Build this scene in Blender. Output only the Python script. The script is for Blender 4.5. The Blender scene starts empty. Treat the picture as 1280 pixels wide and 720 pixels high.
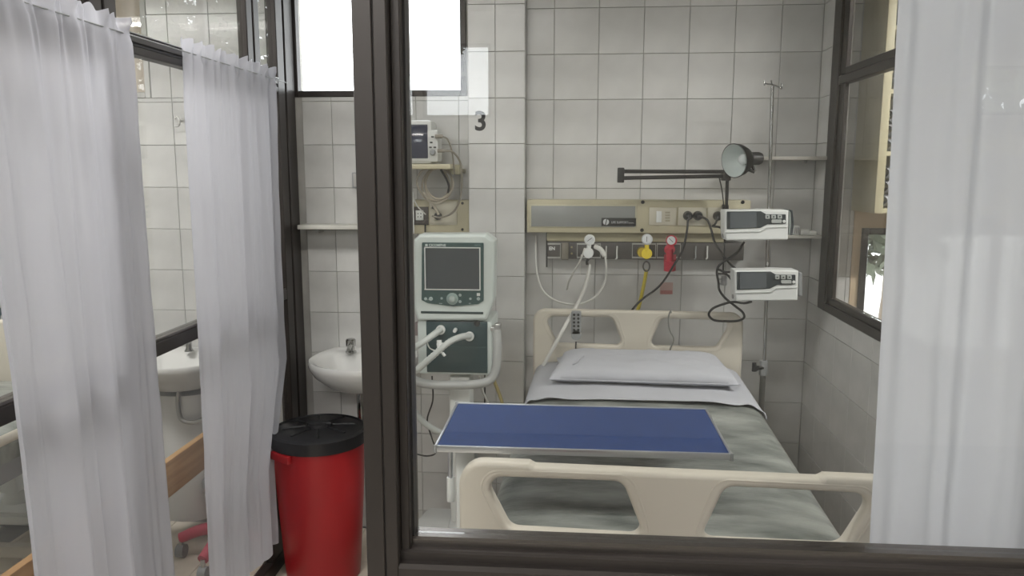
import bpy, bmesh, math, random
from mathutils import Vector, Matrix, noise
import numpy as np
random.seed(4)
S = bpy.context.scene
COL = S.collection
H = 1.78                      # eye height above the floor
PITCH, YAW, ROLL, FPX = .1494635, -.0777715, .00054, 972.86

# ------------------------------------------------------------------ camera
def cam_rows():
    cp, sp = math.cos(PITCH), math.sin(PITCH); cy, sy = math.cos(YAW), math.sin(YAW); cr, sr = math.cos(ROLL), math.sin(ROLL)
    B = np.array([[1, 0, 0], [0, 0, -1], [0, 1, 0]], float)
    Yw = np.array([[cy, -sy, 0], [sy, cy, 0], [0, 0, 1]]); P_ = np.array([[1, 0, 0], [0, cp, -sp], [0, sp, cp]])
    Rr = np.array([[cr, -sr, 0], [sr, cr, 0], [0, 0, 1]])
    return Rr @ P_ @ B @ Yw
MC = cam_rows()
cd = bpy.data.cameras.new('camera'); cam = bpy.data.objects.new('camera', cd); COL.objects.link(cam)
cd.sensor_width = 36; cd.lens = FPX / 1280 * 36; cd.clip_start = .02; cd.clip_end = 200
m = Matrix.Identity(4)
for i in range(3):
    m[i][0] = MC[0][i]; m[i][1] = -MC[1][i]; m[i][2] = -MC[2][i]
m[2][3] = H
cam.matrix_world = m
S.camera = cam
def ray(px, py):
    return MC.T @ np.array([(px - 640) / FPX, (py - 360) / FPX, 1.0])
def P(px, py, Y):             # measured point of the photo on the plane at depth Y
    d = ray(px, py); d = d * Y / d[1]; return Vector((d[0], Y, d[2] + H))

# ------------------------------------------------------------------ sky, fill lamps, exposure
w = bpy.data.worlds.new('sky'); S.world = w; w.use_nodes = True
bgn = w.node_tree.nodes['Background']; bgn.inputs[0].default_value = (.93, .97, 1, 1); bgn.inputs[1].default_value = 5.6
S.view_settings.view_transform = 'Standard'; S.view_settings.look = 'None'
S.view_settings.exposure = 0.22; S.view_settings.gamma = 1; S.view_settings.use_curve_mapping = False
S.cycles.max_bounces = 10; S.cycles.transparent_max_bounces = 24; S.cycles.sample_clamp_indirect = 6
def area(name, loc, sx, sy, power, color=(1, .98, .95), rot=(0, 0, 0), portal=False):
    l = bpy.data.lights.new(name, 'AREA'); l.shape = 'RECTANGLE'; l.size = sx; l.size_y = sy; l.energy = power; l.color = color
    o = bpy.data.objects.new(name, l); COL.objects.link(o); o.location = loc; o.rotation_euler = rot
    if portal: l.cycles.is_portal = True
    return o
CEIL = 2.78
FILL_LAMPS = [(-.62, 2.15, 9.5), (-2.4, 2.35, 32), (2.1, 2.4, 50), (-1.0, -.35, 40), (1.0, -.7, 30)]  # unseen fill lamps added to brighten the cubicle, side rooms and corridor
for i, (x, y, p) in enumerate(FILL_LAMPS):
    area('fill_light', (x, y, CEIL - .075), 1.15, .12, p)
# daylight portals at the window openings
area('window_daylight', (-.9, 3.75, 2.37), .82, .5, 1, rot=(-math.pi / 2, 0, 0), portal=True)
area('window_daylight', (-2.6, 3.75, 2.37), 1.2, .5, 1, rot=(-math.pi / 2, 0, 0), portal=True)
area('window_daylight', (1.8, 3.75, 1.27), .8, .6, 1, rot=(-math.pi / 2, 0, 0), portal=True)

# ------------------------------------------------------------------ materials
MATS = {}
def mat(name, col, rough=.5, metal=0, var=0, vscale=6, bump=0, bscale=30, spec=.5, rnd=0, coat=0, sss=0, stretch=(1, 1, 1), col2=None, emit=0):
    if name in MATS: return MATS[name]
    M = bpy.data.materials.new(name); M.use_nodes = True; MATS[name] = M
    nt = M.node_tree; b = nt.nodes['Principled BSDF']
    b.inputs['Base Color'].default_value = (*col, 1); b.inputs['Roughness'].default_value = rough
    b.inputs['Metallic'].default_value = metal; b.inputs['Specular IOR Level'].default_value = spec
    b.inputs['Coat Weight'].default_value = coat
    if emit:
        b.inputs['Emission Color'].default_value = (*col, 1); b.inputs['Emission Strength'].default_value = emit
    L = nt.links
    tc = nt.nodes.new('ShaderNodeTexCoord'); mp = nt.nodes.new('ShaderNodeMapping'); mp.inputs['Scale'].default_value = stretch
    L.new(tc.outputs['Object'], mp.inputs[0])
    out = None
    if var or col2:
        n = nt.nodes.new('ShaderNodeTexNoise'); n.inputs['Scale'].default_value = vscale; n.inputs['Detail'].default_value = 5
        L.new(mp.outputs[0], n.inputs['Vector'])
        r = nt.nodes.new('ShaderNodeValToRGB')
        c2 = col2 or tuple(max(0, c * (1 - var)) for c in col); c1 = col if col2 else tuple(min(1, c * (1 + var * .5)) for c in col)
        r.color_ramp.elements[0].position = .32; r.color_ramp.elements[1].position = .68
        r.color_ramp.elements[0].color = (*c2, 1); r.color_ramp.elements[1].color = (*c1, 1)
        L.new(n.outputs['Fac'], r.inputs[0]); out = r.outputs[0]
    if rnd:
        oi = nt.nodes.new('ShaderNodeObjectInfo'); mr = nt.nodes.new('ShaderNodeMapRange')
        mr.inputs[3].default_value = 1 - rnd; mr.inputs[4].default_value = 1 + rnd
        L.new(oi.outputs['Random'], mr.inputs[0])
        h = nt.nodes.new('ShaderNodeHueSaturation'); h.inputs['Color'].default_value = (*col, 1)
        L.new(mr.outputs[0], h.inputs['Value'])
        if out: L.new(out, h.inputs['Color'])
        out = h.outputs[0]
    if out: L.new(out, b.inputs['Base Color'])
    if bump:
        n2 = nt.nodes.new('ShaderNodeTexNoise'); n2.inputs['Scale'].default_value = bscale; n2.inputs['Detail'].default_value = 4
        L.new(mp.outputs[0], n2.inputs['Vector'])
        bp = nt.nodes.new('ShaderNodeBump'); bp.inputs['Strength'].default_value = bump; bp.inputs['Distance'].default_value = .01
        L.new(n2.outputs['Fac'], bp.inputs['Height']); L.new(bp.outputs[0], b.inputs['Normal'])
    return M
def glass_mat(name, tint=(.985, .988, .985), base=.045, rough=0.0):
    M = bpy.data.materials.new(name); M.use_nodes = True; nt = M.node_tree; nt.nodes.clear()
    o = nt.nodes.new('ShaderNodeOutputMaterial'); mx = nt.nodes.new('ShaderNodeMixShader')
    t = nt.nodes.new('ShaderNodeBsdfTransparent'); t.inputs[0].default_value = (*tint, 1)
    g = nt.nodes.new('ShaderNodeBsdfGlossy'); g.inputs['Roughness'].default_value = rough
    lw = nt.nodes.new('ShaderNodeLayerWeight'); lw.inputs[0].default_value = .5
    pw = nt.nodes.new('ShaderNodeMath'); pw.operation = 'POWER'; pw.inputs[1].default_value = 5
    ma = nt.nodes.new('ShaderNodeMath'); ma.operation = 'MULTIPLY_ADD'; ma.inputs[1].default_value = 1 - base; ma.inputs[2].default_value = base
    L = nt.links; L.new(lw.outputs['Facing'], pw.inputs[0]); L.new(pw.outputs[0], ma.inputs[0]); L.new(ma.outputs[0], mx.inputs[0])
    L.new(t.outputs[0], mx.inputs[1]); L.new(g.outputs[0], mx.inputs[2]); L.new(mx.outputs[0], o.inputs[0])
    return M
GLASS = glass_mat('clear_glass')
def sheer_mat(name, col=(.86, .87, .9), transp=.1, transl=.4):
    M = bpy.data.materials.new(name); M.use_nodes = True; nt = M.node_tree; nt.nodes.clear(); L = nt.links
    o = nt.nodes.new('ShaderNodeOutputMaterial')
    d = nt.nodes.new('ShaderNodeBsdfDiffuse'); d.inputs[0].default_value = (*col, 1)
    tl = nt.nodes.new('ShaderNodeBsdfTranslucent'); tl.inputs[0].default_value = (*col, 1)
    tr = nt.nodes.new('ShaderNodeBsdfTransparent')
    m1 = nt.nodes.new('ShaderNodeMixShader'); m1.inputs[0].default_value = transl
    m2 = nt.nodes.new('ShaderNodeMixShader')
    # the weave closes up where the cloth is seen edge-on
    lw = nt.nodes.new('ShaderNodeLayerWeight'); lw.inputs[0].default_value = .4
    mr = nt.nodes.new('ShaderNodeMapRange'); mr.inputs[3].default_value = transp; mr.inputs[4].default_value = 0
    L.new(lw.outputs['Facing'], mr.inputs[0]); L.new(mr.outputs[0], m2.inputs[0])
    tc = nt.nodes.new('ShaderNodeTexCoord'); n = nt.nodes.new('ShaderNodeTexNoise'); n.inputs['Scale'].default_value = 300
    bp = nt.nodes.new('ShaderNodeBump'); bp.inputs['Strength'].default_value = .1; bp.inputs['Distance'].default_value = .002
    L.new(tc.outputs['Object'], n.inputs['Vector']); L.new(n.outputs['Fac'], bp.inputs['Height']); L.new(bp.outputs[0], d.inputs['Normal'])
    L.new(d.outputs[0], m1.inputs[1]); L.new(tl.outputs[0], m1.inputs[2]); L.new(m1.outputs[0], m2.inputs[1]); L.new(tr.outputs[0], m2.inputs[2])
    L.new(m2.outputs[0], o.inputs[0]); return M
TILE = mat('glazed_wall_tile', (.60, .598, .58), .22, var=.14, vscale=5, rnd=.025, bump=.05, bscale=6)
GROUT = mat('grout', (.40, .39, .365), .9, var=.2)
FTILE = mat('floor_tile', (.76, .69, .58), .3, var=.12, vscale=9, rnd=.04)
PAINT = mat('wall_paint', (.62, .61, .56), .7, var=.05)
CEILM = mat('ceiling_paint', (.72, .72, .69), .8)
ALU = mat('bronze_aluminium', (.040, .034, .031), .38, metal=.35, var=.12, vscale=3)
ALUD = mat('dark_gasket', (.016, .015, .015), .5)
BEAD = mat('aluminium_bead', (.16, .145, .135), .25, metal=.9)
CREAM = mat('cream_plastic', (.62, .58, .495), .38, var=.04, vscale=3)
BEIGE = mat('beige_panel', (.50, .46, .32), .45, var=.08, vscale=5)
BEIGED = mat('beige_trough', (.36, .33, .22), .5, var=.08, vscale=5)
WHITE = mat('white_plastic', (.72, .74, .72), .35)
PALE = mat('pale_plastic', (.60, .66, .63), .35, var=.03)
GREY = mat('grey_plastic', (.28, .29, .29), .45)
BLACK = mat('black_plastic', (.018, .018, .018), .4)
CABLE = mat('black_cable', (.014, .014, .014), .5)
CHROME = mat('chrome', (.45, .45, .44), .16, metal=1)
STEEL = mat('brushed_steel', (.5, .5, .49), .32, metal=1)
PORC = mat('porcelain', (.74, .74, .72), .12, coat=.4)
TEAL = mat('teal_panel', (.035, .080, .078), .4, var=.06)
TEALD = mat('teal_front', (.020, .050, .056), .32, var=.12)
SCREEN = mat('dark_screen', (.055, .065, .075), .16, coat=.2)
RED = mat('red_plastic', (.33, .010, .014), .36, var=.12, vscale=5, stretch=(1, 1, .25))
LID = mat('black_lid', (.014, .014, .016), .36, var=.2)
VINYL = mat('grey_green_vinyl', (.31, .325, .30), .28, col2=(.10, .112, .103), vscale=7.5, bump=.6, bscale=14, stretch=(.7, 1.5, 1))
LINEN = mat('white_linen', (.46, .47, .505), .85, var=.05, vscale=5, bump=.35, bscale=12)
BLUE = mat('blue_laminate', (.018, .044, .15), .6, spec=.3, var=.12, vscale=60)
SILVER = mat('silver_edging', (.55, .57, .6), .28, metal=.8)
HOSE = mat('clear_white_hose', (.62, .62, .58), .35)
CORR = mat('corrugated_hose', (.52, .55, .53), .4)
YEL = mat('yellow_hose', (.62, .5, .03), .4)
YELG = mat('yellow_gauge', (.75, .58, .02), .35)
REDG = mat('red_gauge', (.5, .02, .05), .35)
PINK = mat('pink_plastic', (.55, .09, .13), .4)
WOOD = mat('varnished_pine', (.50, .29, .12), .35, col2=(.36, .19, .07), vscale=5, stretch=(6, .6, 12))
RAILD = mat('dark_rail', (.075, .07, .065), .45, var=.15)
DIFF = mat('lamp_diffuser', (.27, .28, .27), .3, var=.12, vscale=4)
WALLPEACH = mat('peach_paint', (.62, .49, .34), .7)
CABO = mat('cream_cabinet', (.60, .55, .36), .5, var=.05)
TUBEM = mat('fill_tube', (1, .98, .94), .5, emit=6)  # glow for the tubes of the added, unseen battens
PAPER = mat('paper', (.7, .7, .66), .8)
INK = mat('black_sticker', (.012, .012, .014), .45)

# ------------------------------------------------------------------ mesh helpers
class MB:
    def __init__(s): s.bm = bmesh.new()
    def box(s, x0, x1, y0, y1, z0, z1, bev=0, seg=2, rot=None):
        r = bmesh.ops.create_cube(s.bm, size=1); vs = r['verts']
        c = Vector(((x0 + x1) / 2, (y0 + y1) / 2, (z0 + z1) / 2)); d = (abs(x1 - x0), abs(y1 - y0), abs(z1 - z0))
        for v in vs: v.co = Vector((v.co.x * d[0], v.co.y * d[1], v.co.z * d[2]))
        if bev:
            es = list({e for v in vs for e in v.link_edges}); bev = min(bev, min(d) * .49)
            r = bmesh.ops.bevel(s.bm, geom=es, offset=bev, segments=seg, affect='EDGES', profile=.5)
            vs = list({v for f in r['faces'] for v in f.verts} | {v for v in vs if v.is_valid})
        for v in vs: v.co = (rot @ v.co if rot else v.co) + c
        return s
    def pbox(s, px0, py0, px1, py1, Y, depth, bev=0, seg=2):    # box whose front face sits at depth Y where it was measured
        x0 = P(px0, (py0 + py1) / 2, Y).x; x1 = P(px1, (py0 + py1) / 2, Y).x
        z1 = P((px0 + px1) / 2, py0, Y).z; z0 = P((px0 + px1) / 2, py1, Y).z
        return s.box(x0, x1, Y, Y + depth, z0, z1, bev, seg)
    def prism(s, pts, origin, U, V, N, depth):                  # polygon (u, v) swept along N
        U, V, N, o = Vector(U), Vector(V), Vector(N), Vector(origin)
        a = [s.bm.verts.new(o + U * u + V * v) for u, v in pts]; b = [s.bm.verts.new(x.co + N * depth) for x in a]
        n = len(a); s.bm.faces.new(a); s.bm.faces.new(b[::-1])
        for i in range(n): s.bm.faces.new((a[i], b[i], b[(i + 1) % n], a[(i + 1) % n]))
        return s
    def lathe(s, prof, c=(0, 0, 0), n=32, axis=(0, 0, 1), sx=1, sy=1, cap=True):
        q = Vector((0, 0, 1)).rotation_difference(Vector(axis).normalized()); c = Vector(c); rings = []
        for r, z in prof:
            rings.append([s.bm.verts.new(c + q @ Vector((r * math.cos(t) * sx, r * math.sin(t) * sy, z))) for t in [2 * math.pi * i / n for i in range(n)]])
        for a, b in zip(rings, rings[1:]):
            for i in range(n): s.bm.faces.new((a[i], a[(i + 1) % n], b[(i + 1) % n], b[i]))
        if cap: s.bm.faces.new(rings[0][::-1]); s.bm.faces.new(rings[-1])
        return s
    def cyl(s, a, b, r, n=16, r2=None):
        a, b = Vector(a), Vector(b); d = b - a
        return s.lathe([(r, 0), (r2 if r2 is not None else r, d.length)], a, n, d)
    def tube(s, pts, r, n=10, smooth=6, closed=False, radii=None):
        pts = [Vector(p) for p in pts]
        if smooth:
            out = []; N = len(pts); rr = []
            for i in range(N if closed else N - 1):
                p0 = pts[(i - 1) % N] if closed or i > 0 else pts[0] * 2 - pts[1]
                p1 = pts[i]; p2 = pts[(i + 1) % N]; p3 = pts[(i + 2) % N] if closed or i + 2 < N else pts[-1] * 2 - pts[-2]
                for k in range(smooth):
                    t = k / smooth
                    out.append(.5 * ((2 * p1) + (p2 - p0) * t + (2 * p0 - 5 * p1 + 4 * p2 - p3) * t * t + (3 * p1 - p0 - 3 * p2 + p3) * t ** 3))
            if not closed: out.append(pts[-1])
            pts = out
        N = len(pts); rings = []; up = None
        for i, p in enumerate(pts):
            t = (pts[(i + 1) % N] - pts[i - 1]) if (closed or 0 < i < N - 1) else (pts[1] - pts[0] if i == 0 else pts[-1] - pts[-2])
            t.normalize()
            if up is None: up = t.orthogonal().normalized()
            up = (up - t * up.dot(t)).normalized(); sd = t.cross(up)
            rad = radii(i / (N - 1)) if radii else r
            rings.append([s.bm.verts.new(p + (up * math.cos(a) + sd * math.sin(a)) * rad) for a in [2 * math.pi * k / n for k in range(n)]])
        rng = range(N) if closed else range(N - 1)
        for i in rng:
            a, b = rings[i], rings[(i + 1) % N]
            for k in range(n): s.bm.faces.new((a[k], a[(k + 1) % n], b[(k + 1) % n], b[k]))
        if not closed: s.bm.faces.new(rings[0][::-1]); s.bm.faces.new(rings[-1])
        return s
    def ptube(s, pts, Y, r, **k):                                # pts: (px, py) or (px, py, Y)
        return s.tube([P(p[0], p[1], p[2] if len(p) > 2 else Y) for p in pts], r, **k)
    def grid(s, fn, nu, nv):
        V = [[s.bm.verts.new(fn(i / nu, j / nv)) for j in range(nv + 1)] for i in range(nu + 1)]
        for i in range(nu):
            for j in range(nv): s.bm.faces.new((V[i][j], V[i + 1][j], V[i + 1][j + 1], V[i][j + 1]))
        return s

def root_loc(o):
    while o.parent: o = o.parent
    return o.location.copy() if not o.get('_local') else Vector((0, 0, 0))
def build(mb, name, m, parent=None, angle=40, smooth=True, normals=True):
    me = bpy.data.meshes.new(name)
    if parent is not None: bmesh.ops.translate(mb.bm, verts=mb.bm.verts, vec=-root_loc(parent))
    if normals: bmesh.ops.recalc_face_normals(mb.bm, faces=mb.bm.faces)
    mb.bm.to_mesh(me); mb.bm.free(); me.materials.append(m)
    if smooth:
        me.shade_smooth(); me.set_sharp_from_angle(angle=math.radians(angle))
    o = bpy.data.objects.new(name, me); COL.objects.link(o)
    if parent is not None: o.parent = parent
    return o
def tag(o, label, cat, group=None):
    o['label'] = label; o['category'] = cat
    if group: o['group'] = group
    return o
def thing(name, label, cat, loc=(0, 0, 0), group=None, local=False, rz=0):
    o = bpy.data.objects.new(name, None); COL.objects.link(o); o.location = loc; o.empty_display_size = .1
    o.rotation_euler.z = rz
    if local: o['_local'] = 1
    return tag(o, label, cat, group)
def struct(mb, name, m, **k):
    o = build(mb, name, m, **k); o['kind'] = 'structure'; return o
def copy_tree(o, parent=None):
    c = o.copy(); COL.objects.link(c)
    if parent: c.parent = parent
    for ch in list(o.children): copy_tree(ch, c)
    return c
def text(body, name, m, parent, loc, size, depth=.0006, bold=0, rot=(math.pi / 2, 0, 0), align='LEFT', sx=1):
    cu = bpy.data.curves.new(name, 'FONT'); cu.body = body; cu.size = size; cu.extrude = depth; cu.offset = bold; cu.align_x = align
    t = bpy.data.objects.new(name, cu); COL.objects.link(t)
    me = bpy.data.meshes.new_from_object(t.evaluated_get(bpy.context.evaluated_depsgraph_get()))
    COL.objects.unlink(t); bpy.data.objects.remove(t); me.name = name
    me.materials.clear(); me.materials.append(m)
    o = bpy.data.objects.new(name, me); COL.objects.link(o); me.transform(Matrix.Diagonal((sx, 1, 1, 1)))
    base = Vector((0, 0, 0))
    if parent is not None: o.parent = parent; base = root_loc(parent)
    o.location = Vector(loc) - base; o.rotation_euler = rot
    return o

TM = {}
def tile_mesh(wd, ht, m, th=.006, gap=.0021, ch=.0012):
    k = (round(wd, 4), round(ht, 4), m.name)
    if k in TM: return TM[k]
    a, b = wd / 2 - gap / 2, ht / 2 - gap / 2
    v = [(-a, th, -b), (a, th, -b), (a, th, b), (-a, th, b), (-a, ch, -b), (a, ch, -b), (a, ch, b), (-a, ch, b),
         (-a + ch, 0, -b + ch), (a - ch, 0, -b + ch), (a - ch, 0, b - ch), (-a + ch, 0, b - ch)]
    f = [(8, 9, 10, 11)] + [(i, (i + 1) % 4, 4 + (i + 1) % 4, 4 + i) for i in range(4)] + [(4 + i, 4 + (i + 1) % 4, 8 + (i + 1) % 4, 8 + i) for i in range(4)]
    me = bpy.data.meshes.new('tile'); me.from_pydata(v, [], f); me.materials.append(m); me.update(); TM[k] = me
    return me
ROT = {'Y-': (0, 0, 0), 'X-': (0, 0, -math.pi / 2), 'X+': (0, 0, math.pi / 2), 'Z': (-math.pi / 2, 0, 0)}
def tiles(parent, kind, plane, u0, u1, v0, v1, pu, pv, m=TILE, step=.2):
    """single tiles, front face in `plane`; u is X or Y, v is Z (or Y on the floor)"""
    def cuts(a, b, ph):
        c = [a]; k = math.ceil((a - ph) / step + 1e-4)
        while ph + k * step < b - 1e-4: c.append(ph + k * step); k += 1
        c.append(b); return [(p, q) for p, q in zip(c, c[1:]) if q - p > .012]
    for (a, b) in cuts(u0, u1, pu):
        for (c, d) in cuts(v0, v1, pv):
            o = bpy.data.objects.new('tile', tile_mesh(b - a, d - c, m)); COL.objects.link(o); o.parent = parent
            uc, vc = (a + b) / 2, (c + d) / 2; j = random.uniform(-.0004, .0004)
            if kind == 'Y-': o.location = (uc, plane + j, vc)
            elif kind in ('X-', 'X+'): o.location = (plane + j, uc, vc)
            else: o.location = (uc, vc, plane + j)
            o.rotation_euler = ROT[kind]

# ================================================================== STRUCTURE
YB, YP, YF, XL, XR, XW = 3.64, 3.53, 1.08, -1.318, 1.085, 3.2
T = .0062
fl = struct(MB().box(-4, 4, -3.1, 3.8, -.15, -T), 'floor', GROUT)
tiles(fl, 'Z', 0, -2.7, 1.08, 1.2, 3.63, -1.02, 3.63 - .33 * 8, FTILE, .33)
tiles(fl, 'Z', 0, -1.3, 2.4, -.9, 1.2, -1.02, 3.63 - .33 * 8, FTILE, .33)
struct(MB().box(-4, 4, -3.1, 3.8, CEIL, CEIL + .1), 'ceiling', CEILM)
# back wall with its window openings (window_1 above the basin, window_2 next door, window_3 beyond the right-hand glass)
W1 = (-1.313, -.494, 2.12, 2.62); W2 = (-3.3, -2.0, 2.12, 2.62); W3 = (1.305, 2.3, .95, 1.525)
wb = MB(); y0, y1 = YB + T, YB + .15
for b in ((-4, -3.3, 0, CEIL), (-3.3, -2.0, 0, 2.12), (-3.3, -2.0, 2.62, CEIL), (-2.0, -1.313, 0, CEIL), (-1.313, -.494, 0, 2.12), (-1.313, -.494, 2.62, CEIL), (-.494, 1.16, 0, CEIL)):
    wb.box(b[0], b[1], y0, y1, b[2], b[3])
wback = struct(wb, 'wall_back', GROUT)
tiles(wback, 'Y-', YB, -.219, 1.085, .1, 2.7, -.093, .1)
tiles(wback, 'Y-', YB, -1.27, -.472, 0, 2.12, -1.13, .1)
tiles(wback, 'Y-', YB, -2.7, -1.34, .1, 2.12, -1.9, .1)
tiles(wback, 'Y-', YB, -2.0, -1.34, 2.12, 2.7, -1.9, .1)
pl = struct(MB().box(-.466, -.225, YP + T, YB + .01, 0, CEIL), 'wall_pillar', GROUT)
tiles(pl, 'Y-', YP, -.472, -.219, .1, 2.7, -.35, .1, step=.2)
tiles(pl, 'X+', -.219, YP + .001, YB, .1, 2.7, 3.0, .1)
tiles(pl, 'X-', -.472, YP + .001, YB, .1, 2.7, 3.0, .1)
# back wall of the room to the right
wr = MB(); pe = MB()
wr.box(1.16, 1.27, y0, y1, 0, CEIL)
wbr = struct(wr, 'wall_back_right', GROUT); tiles(wbr, 'Y-', YB, 1.165, 1.27, .9, 2.7, 1.05, .1)
for b in ((1.27, 1.305, 0, CEIL), (1.305, 2.3, 0, .95), (1.305, 2.3, 1.525, CEIL), (2.3, 4, 0, CEIL)): pe.box(b[0], b[1], YB - .003, y1, b[2], b[3])
struct(pe, 'wall_peach', WALLPEACH)
struct(MB().box(-4.1, -4, -3.1, 3.8, 0, CEIL), 'wall_far_left', PAINT)
struct(MB().box(4, 4.1, -3.1, 3.8, 0, CEIL), 'wall_far_right', PAINT)
# wall behind the viewer: high windows onto the day outside
cw = MB(); YC = -2.95
OPEN = [(-1.95, -1.035), (-.985, -.535), (2.50, 3.4)]; ZO0, ZO1 = 2.12, 2.59
def spans(a, b, ops):
    c = a; out = []
    for p, q in sorted(ops):
        out.append((c, p)); c = q
    out.append((c, b)); return out
OPX = OPEN
for a, b in spans(-4, 4, OPX): cw.box(a, b, YC - .15, YC, 0, CEIL)
for a, b in OPX: cw.box(a, b, YC - .15, YC, 0, ZO0); cw.box(a, b, YC - .15, YC, 2.42 if a > 2 else ZO1, CEIL)
struct(cw, 'wall_corridor', PAINT)

def window(name, X0, X1, Z0, Z1, Y, mull=(), fw=.028, dep=.05, m=ALU, glass=True):
    f = MB()
    for a, b, c, d in ((X0, X0 + fw, Z0, Z1), (X1 - fw, X1, Z0, Z1), (X0 + fw, X1 - fw, Z0, Z0 + fw), (X0 + fw, X1 - fw, Z1 - fw, Z1)):
        f.box(a, b, Y, Y + dep, c, d, .003, 1)
    fr = struct(f, name, m)
    xs = [X0 + fw] + [v for x in mull for v in (x - fw / 2, x + fw / 2)] + [X1 - fw]
    for x in mull: build(MB().box(x - fw / 2, x + fw / 2, Y, Y + dep, Z0 + fw, Z1 - fw, .003, 1), 'mullion', m, fr)
    if glass:
        for a, b in zip(xs[::2], xs[1::2]):
            build(MB().box(a, b, Y + dep / 2, Y + dep / 2 + .004, Z0 + fw, Z1 - fw), 'pane', GLASS, fr, smooth=False)
    return fr
window('window_1', *W1, YB - .004, mull=(-.9,))
window('window_2', *W2, YB - .004, mull=(-2.6,), m=mat('pale_aluminium', (.5, .5, .48), .4))
tag(build(MB().box(-3.27, -2.03, YB + .055, YB + .058, 2.13, 2.60), 'window_blind', sheer_mat('cream_blind', (.62, .55, .47), .02, .12)), 'cream roller blind drawn over the high window of the left cubicle', 'blind')
window('window_3', *W3, YB - .02, mull=(1.9,), fw=.028)
for i, (a, b) in enumerate(OPEN): window('window_%d' % (4 + i), a, b, ZO0, 2.42 if a > 2 else ZO1, YC - .08, fw=.02)

# --- right side wall: tiled dado and strip, glazed above (metal frame)
rw = MB().box(XR + T, XR + .075, 1.16, y0, 0, 1.185).box(XR + T, XR + .075, 3.475, y0, 1.185, CEIL)
wrt = struct(rw, 'wall_right', GROUT)
tiles(wrt, 'X-', XR, 1.17, YB - .001, .1, 1.185, .04, .1)
tiles(wrt, 'X-', XR, 3.478, YB - .001, 1.185, 2.7, .04, .1)
rf = MB().box(XR - .006, XR + .03, 3.385, 3.478, 1.185, CEIL, .003, 1)
rwin = struct(rf, 'trim_1', ALU)
build(MB().box(XR + .003, XR + .022, 3.325, 3.385, 1.22, CEIL, .003, 1), 'post', ALU, rwin)
build(MB().box(XR - .006, XR + .05, 1.16, 3.385, 1.185, 1.222, .003, 1), 'sill_rail', ALU, rwin)
build(MB().box(XR + .003, XR + .035, 1.16, 3.385, 1.222, 1.248, .003, 1), 'sill_bead', ALU, rwin)
build(MB().box(XR - .004, XR + .035, 1.16, 3.385, 2.13, 2.165, .003, 1).box(XR + .004, XR + .03, 1.16, 3.385, 2.165, 2.195, .003, 1), 'transom', ALU, rwin)
build(MB().box(XR - .006, XR + .035, 1.9, 1.96, 1.25, CEIL, .003, 1), 'post', ALU, rwin)
for a, b in ((1.16, 1.9), (1.96, 3.325)):
    for c, d in ((1.25, 2.13), (2.195, CEIL)): build(MB().box(XR + .012, XR + .017, a, b, c, d), 'pane', GLASS, rwin, smooth=False)
struct(MB().box(XR - .02, XR + .08, 1.1, 1.16, 0, CEIL, .003, 1), 'trim_2', ALU)

# --- left side partition: all glazed, dark metal frame
def lp(y0_, y1_, z0_, z1_, pad=0): return MB().box(XL - .022 - pad, XL + .018 + pad, y0_, y1_, z0_, z1_, .003, 1)
lpart = struct(lp(3.42, 3.50, 0, CEIL, .004), 'wall_left', ALU)
build(lp(3.52, 3.625, 0, CEIL, .004), 'post', ALU, lpart); build(lp(3.50, 3.52, 0, CEIL, -.012), 'gasket', ALUD, lpart)
for a, b in ((3.12, 3.175), (3.19, 3.245), (2.08, 2.14), (2.15, 2.21), (1.135, 1.17)): build(lp(a, b, 2.176, CEIL), 'post', ALU, lpart)
for a, b in ((3.12, 3.245), (2.08, 2.21), (1.135, 1.17)): build(lp(a, b, 0, 2.12), 'post', ALU, lpart)
build(MB().box(XL - .024, XL + .022, 1.1, 3.42, 2.12, 2.144, .003, 1), 'transom', ALU, lpart)
build(MB().box(XL - .02, XL + .018, 1.1, 3.42, 2.144, 2.154, .002, 1), 'transom_groove', ALUD, lpart)
build(MB().box(XL - .024, XL + .022, 1.1, 3.42, 2.154, 2.178, .003, 1), 'transom', ALU, lpart)
build(MB().box(XL - .012, XL + .026, 1.1, 3.42, 2.178, 2.182, .001, 1), 'transom_bead', STEEL, lpart)
build(MB().box(XL - .024, XL + .022, 1.1, 3.42, 1.20, 1.245, .003, 1), 'sill_rail', ALU, lpart)
build(MB().box(XL - .02, XL + .02, 1.1, 3.42, 1.245, 1.255, .002, 1), 'sill_bead', BEAD, lpart)
build(MB().box(XL - .024, XL + .022, 1.1, 3.42, 0, .07, .003, 1), 'bottom_rail', ALU, lpart)
for a, b in ((1.17, 2.08), (2.21, 3.12), (3.245, 3.42)):
    for c, d in ((.07, 1.20), (1.255, 2.12), (2.18, CEIL)): build(MB().box(XL - .002, XL + .003, a, b, c, d), 'pane', GLASS, lpart, smooth=False)

# --- front partition between viewer and cubicle
xa, xb, xc = -.2895, -.2620, -.2437
fp = struct(MB().box(xa, xb - .0012, 1.03, 1.13, 0, CEIL, .0015, 1), 'wall_front', ALU)
build(MB().box(xb, xc, 1.03, 1.13, 0, CEIL, .0015, 1), 'mullion', ALU, fp)
build(MB().box(xb - .0015, xb + .0015, 1.033, 1.12, 0, CEIL), 'gasket', ALUD, fp)
build(MB().box(xc, -.2305, 1.05, 1.115, 1.2, CEIL, .0015, 1), 'mullion_bead', ALU, fp)
build(MB().box(-.2305, -.2275, 1.068, 1.09, 1.24, CEIL), 'gasket', ALUD, fp)
XE = 3.9
def rail(name, pts, m): return build(MB().prism(pts, (xc, 0, 0), (0, 1, 0), (0, 0, 1), (1, 0, 0), XE - xc), name, m, fp, smooth=False)
rail('sill_rail', [(1.03, 1.176), (1.13, 1.176), (1.13, 1.215), (1.122, 1.2195), (1.036, 1.2195), (1.03, 1.2145)], ALU)
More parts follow.
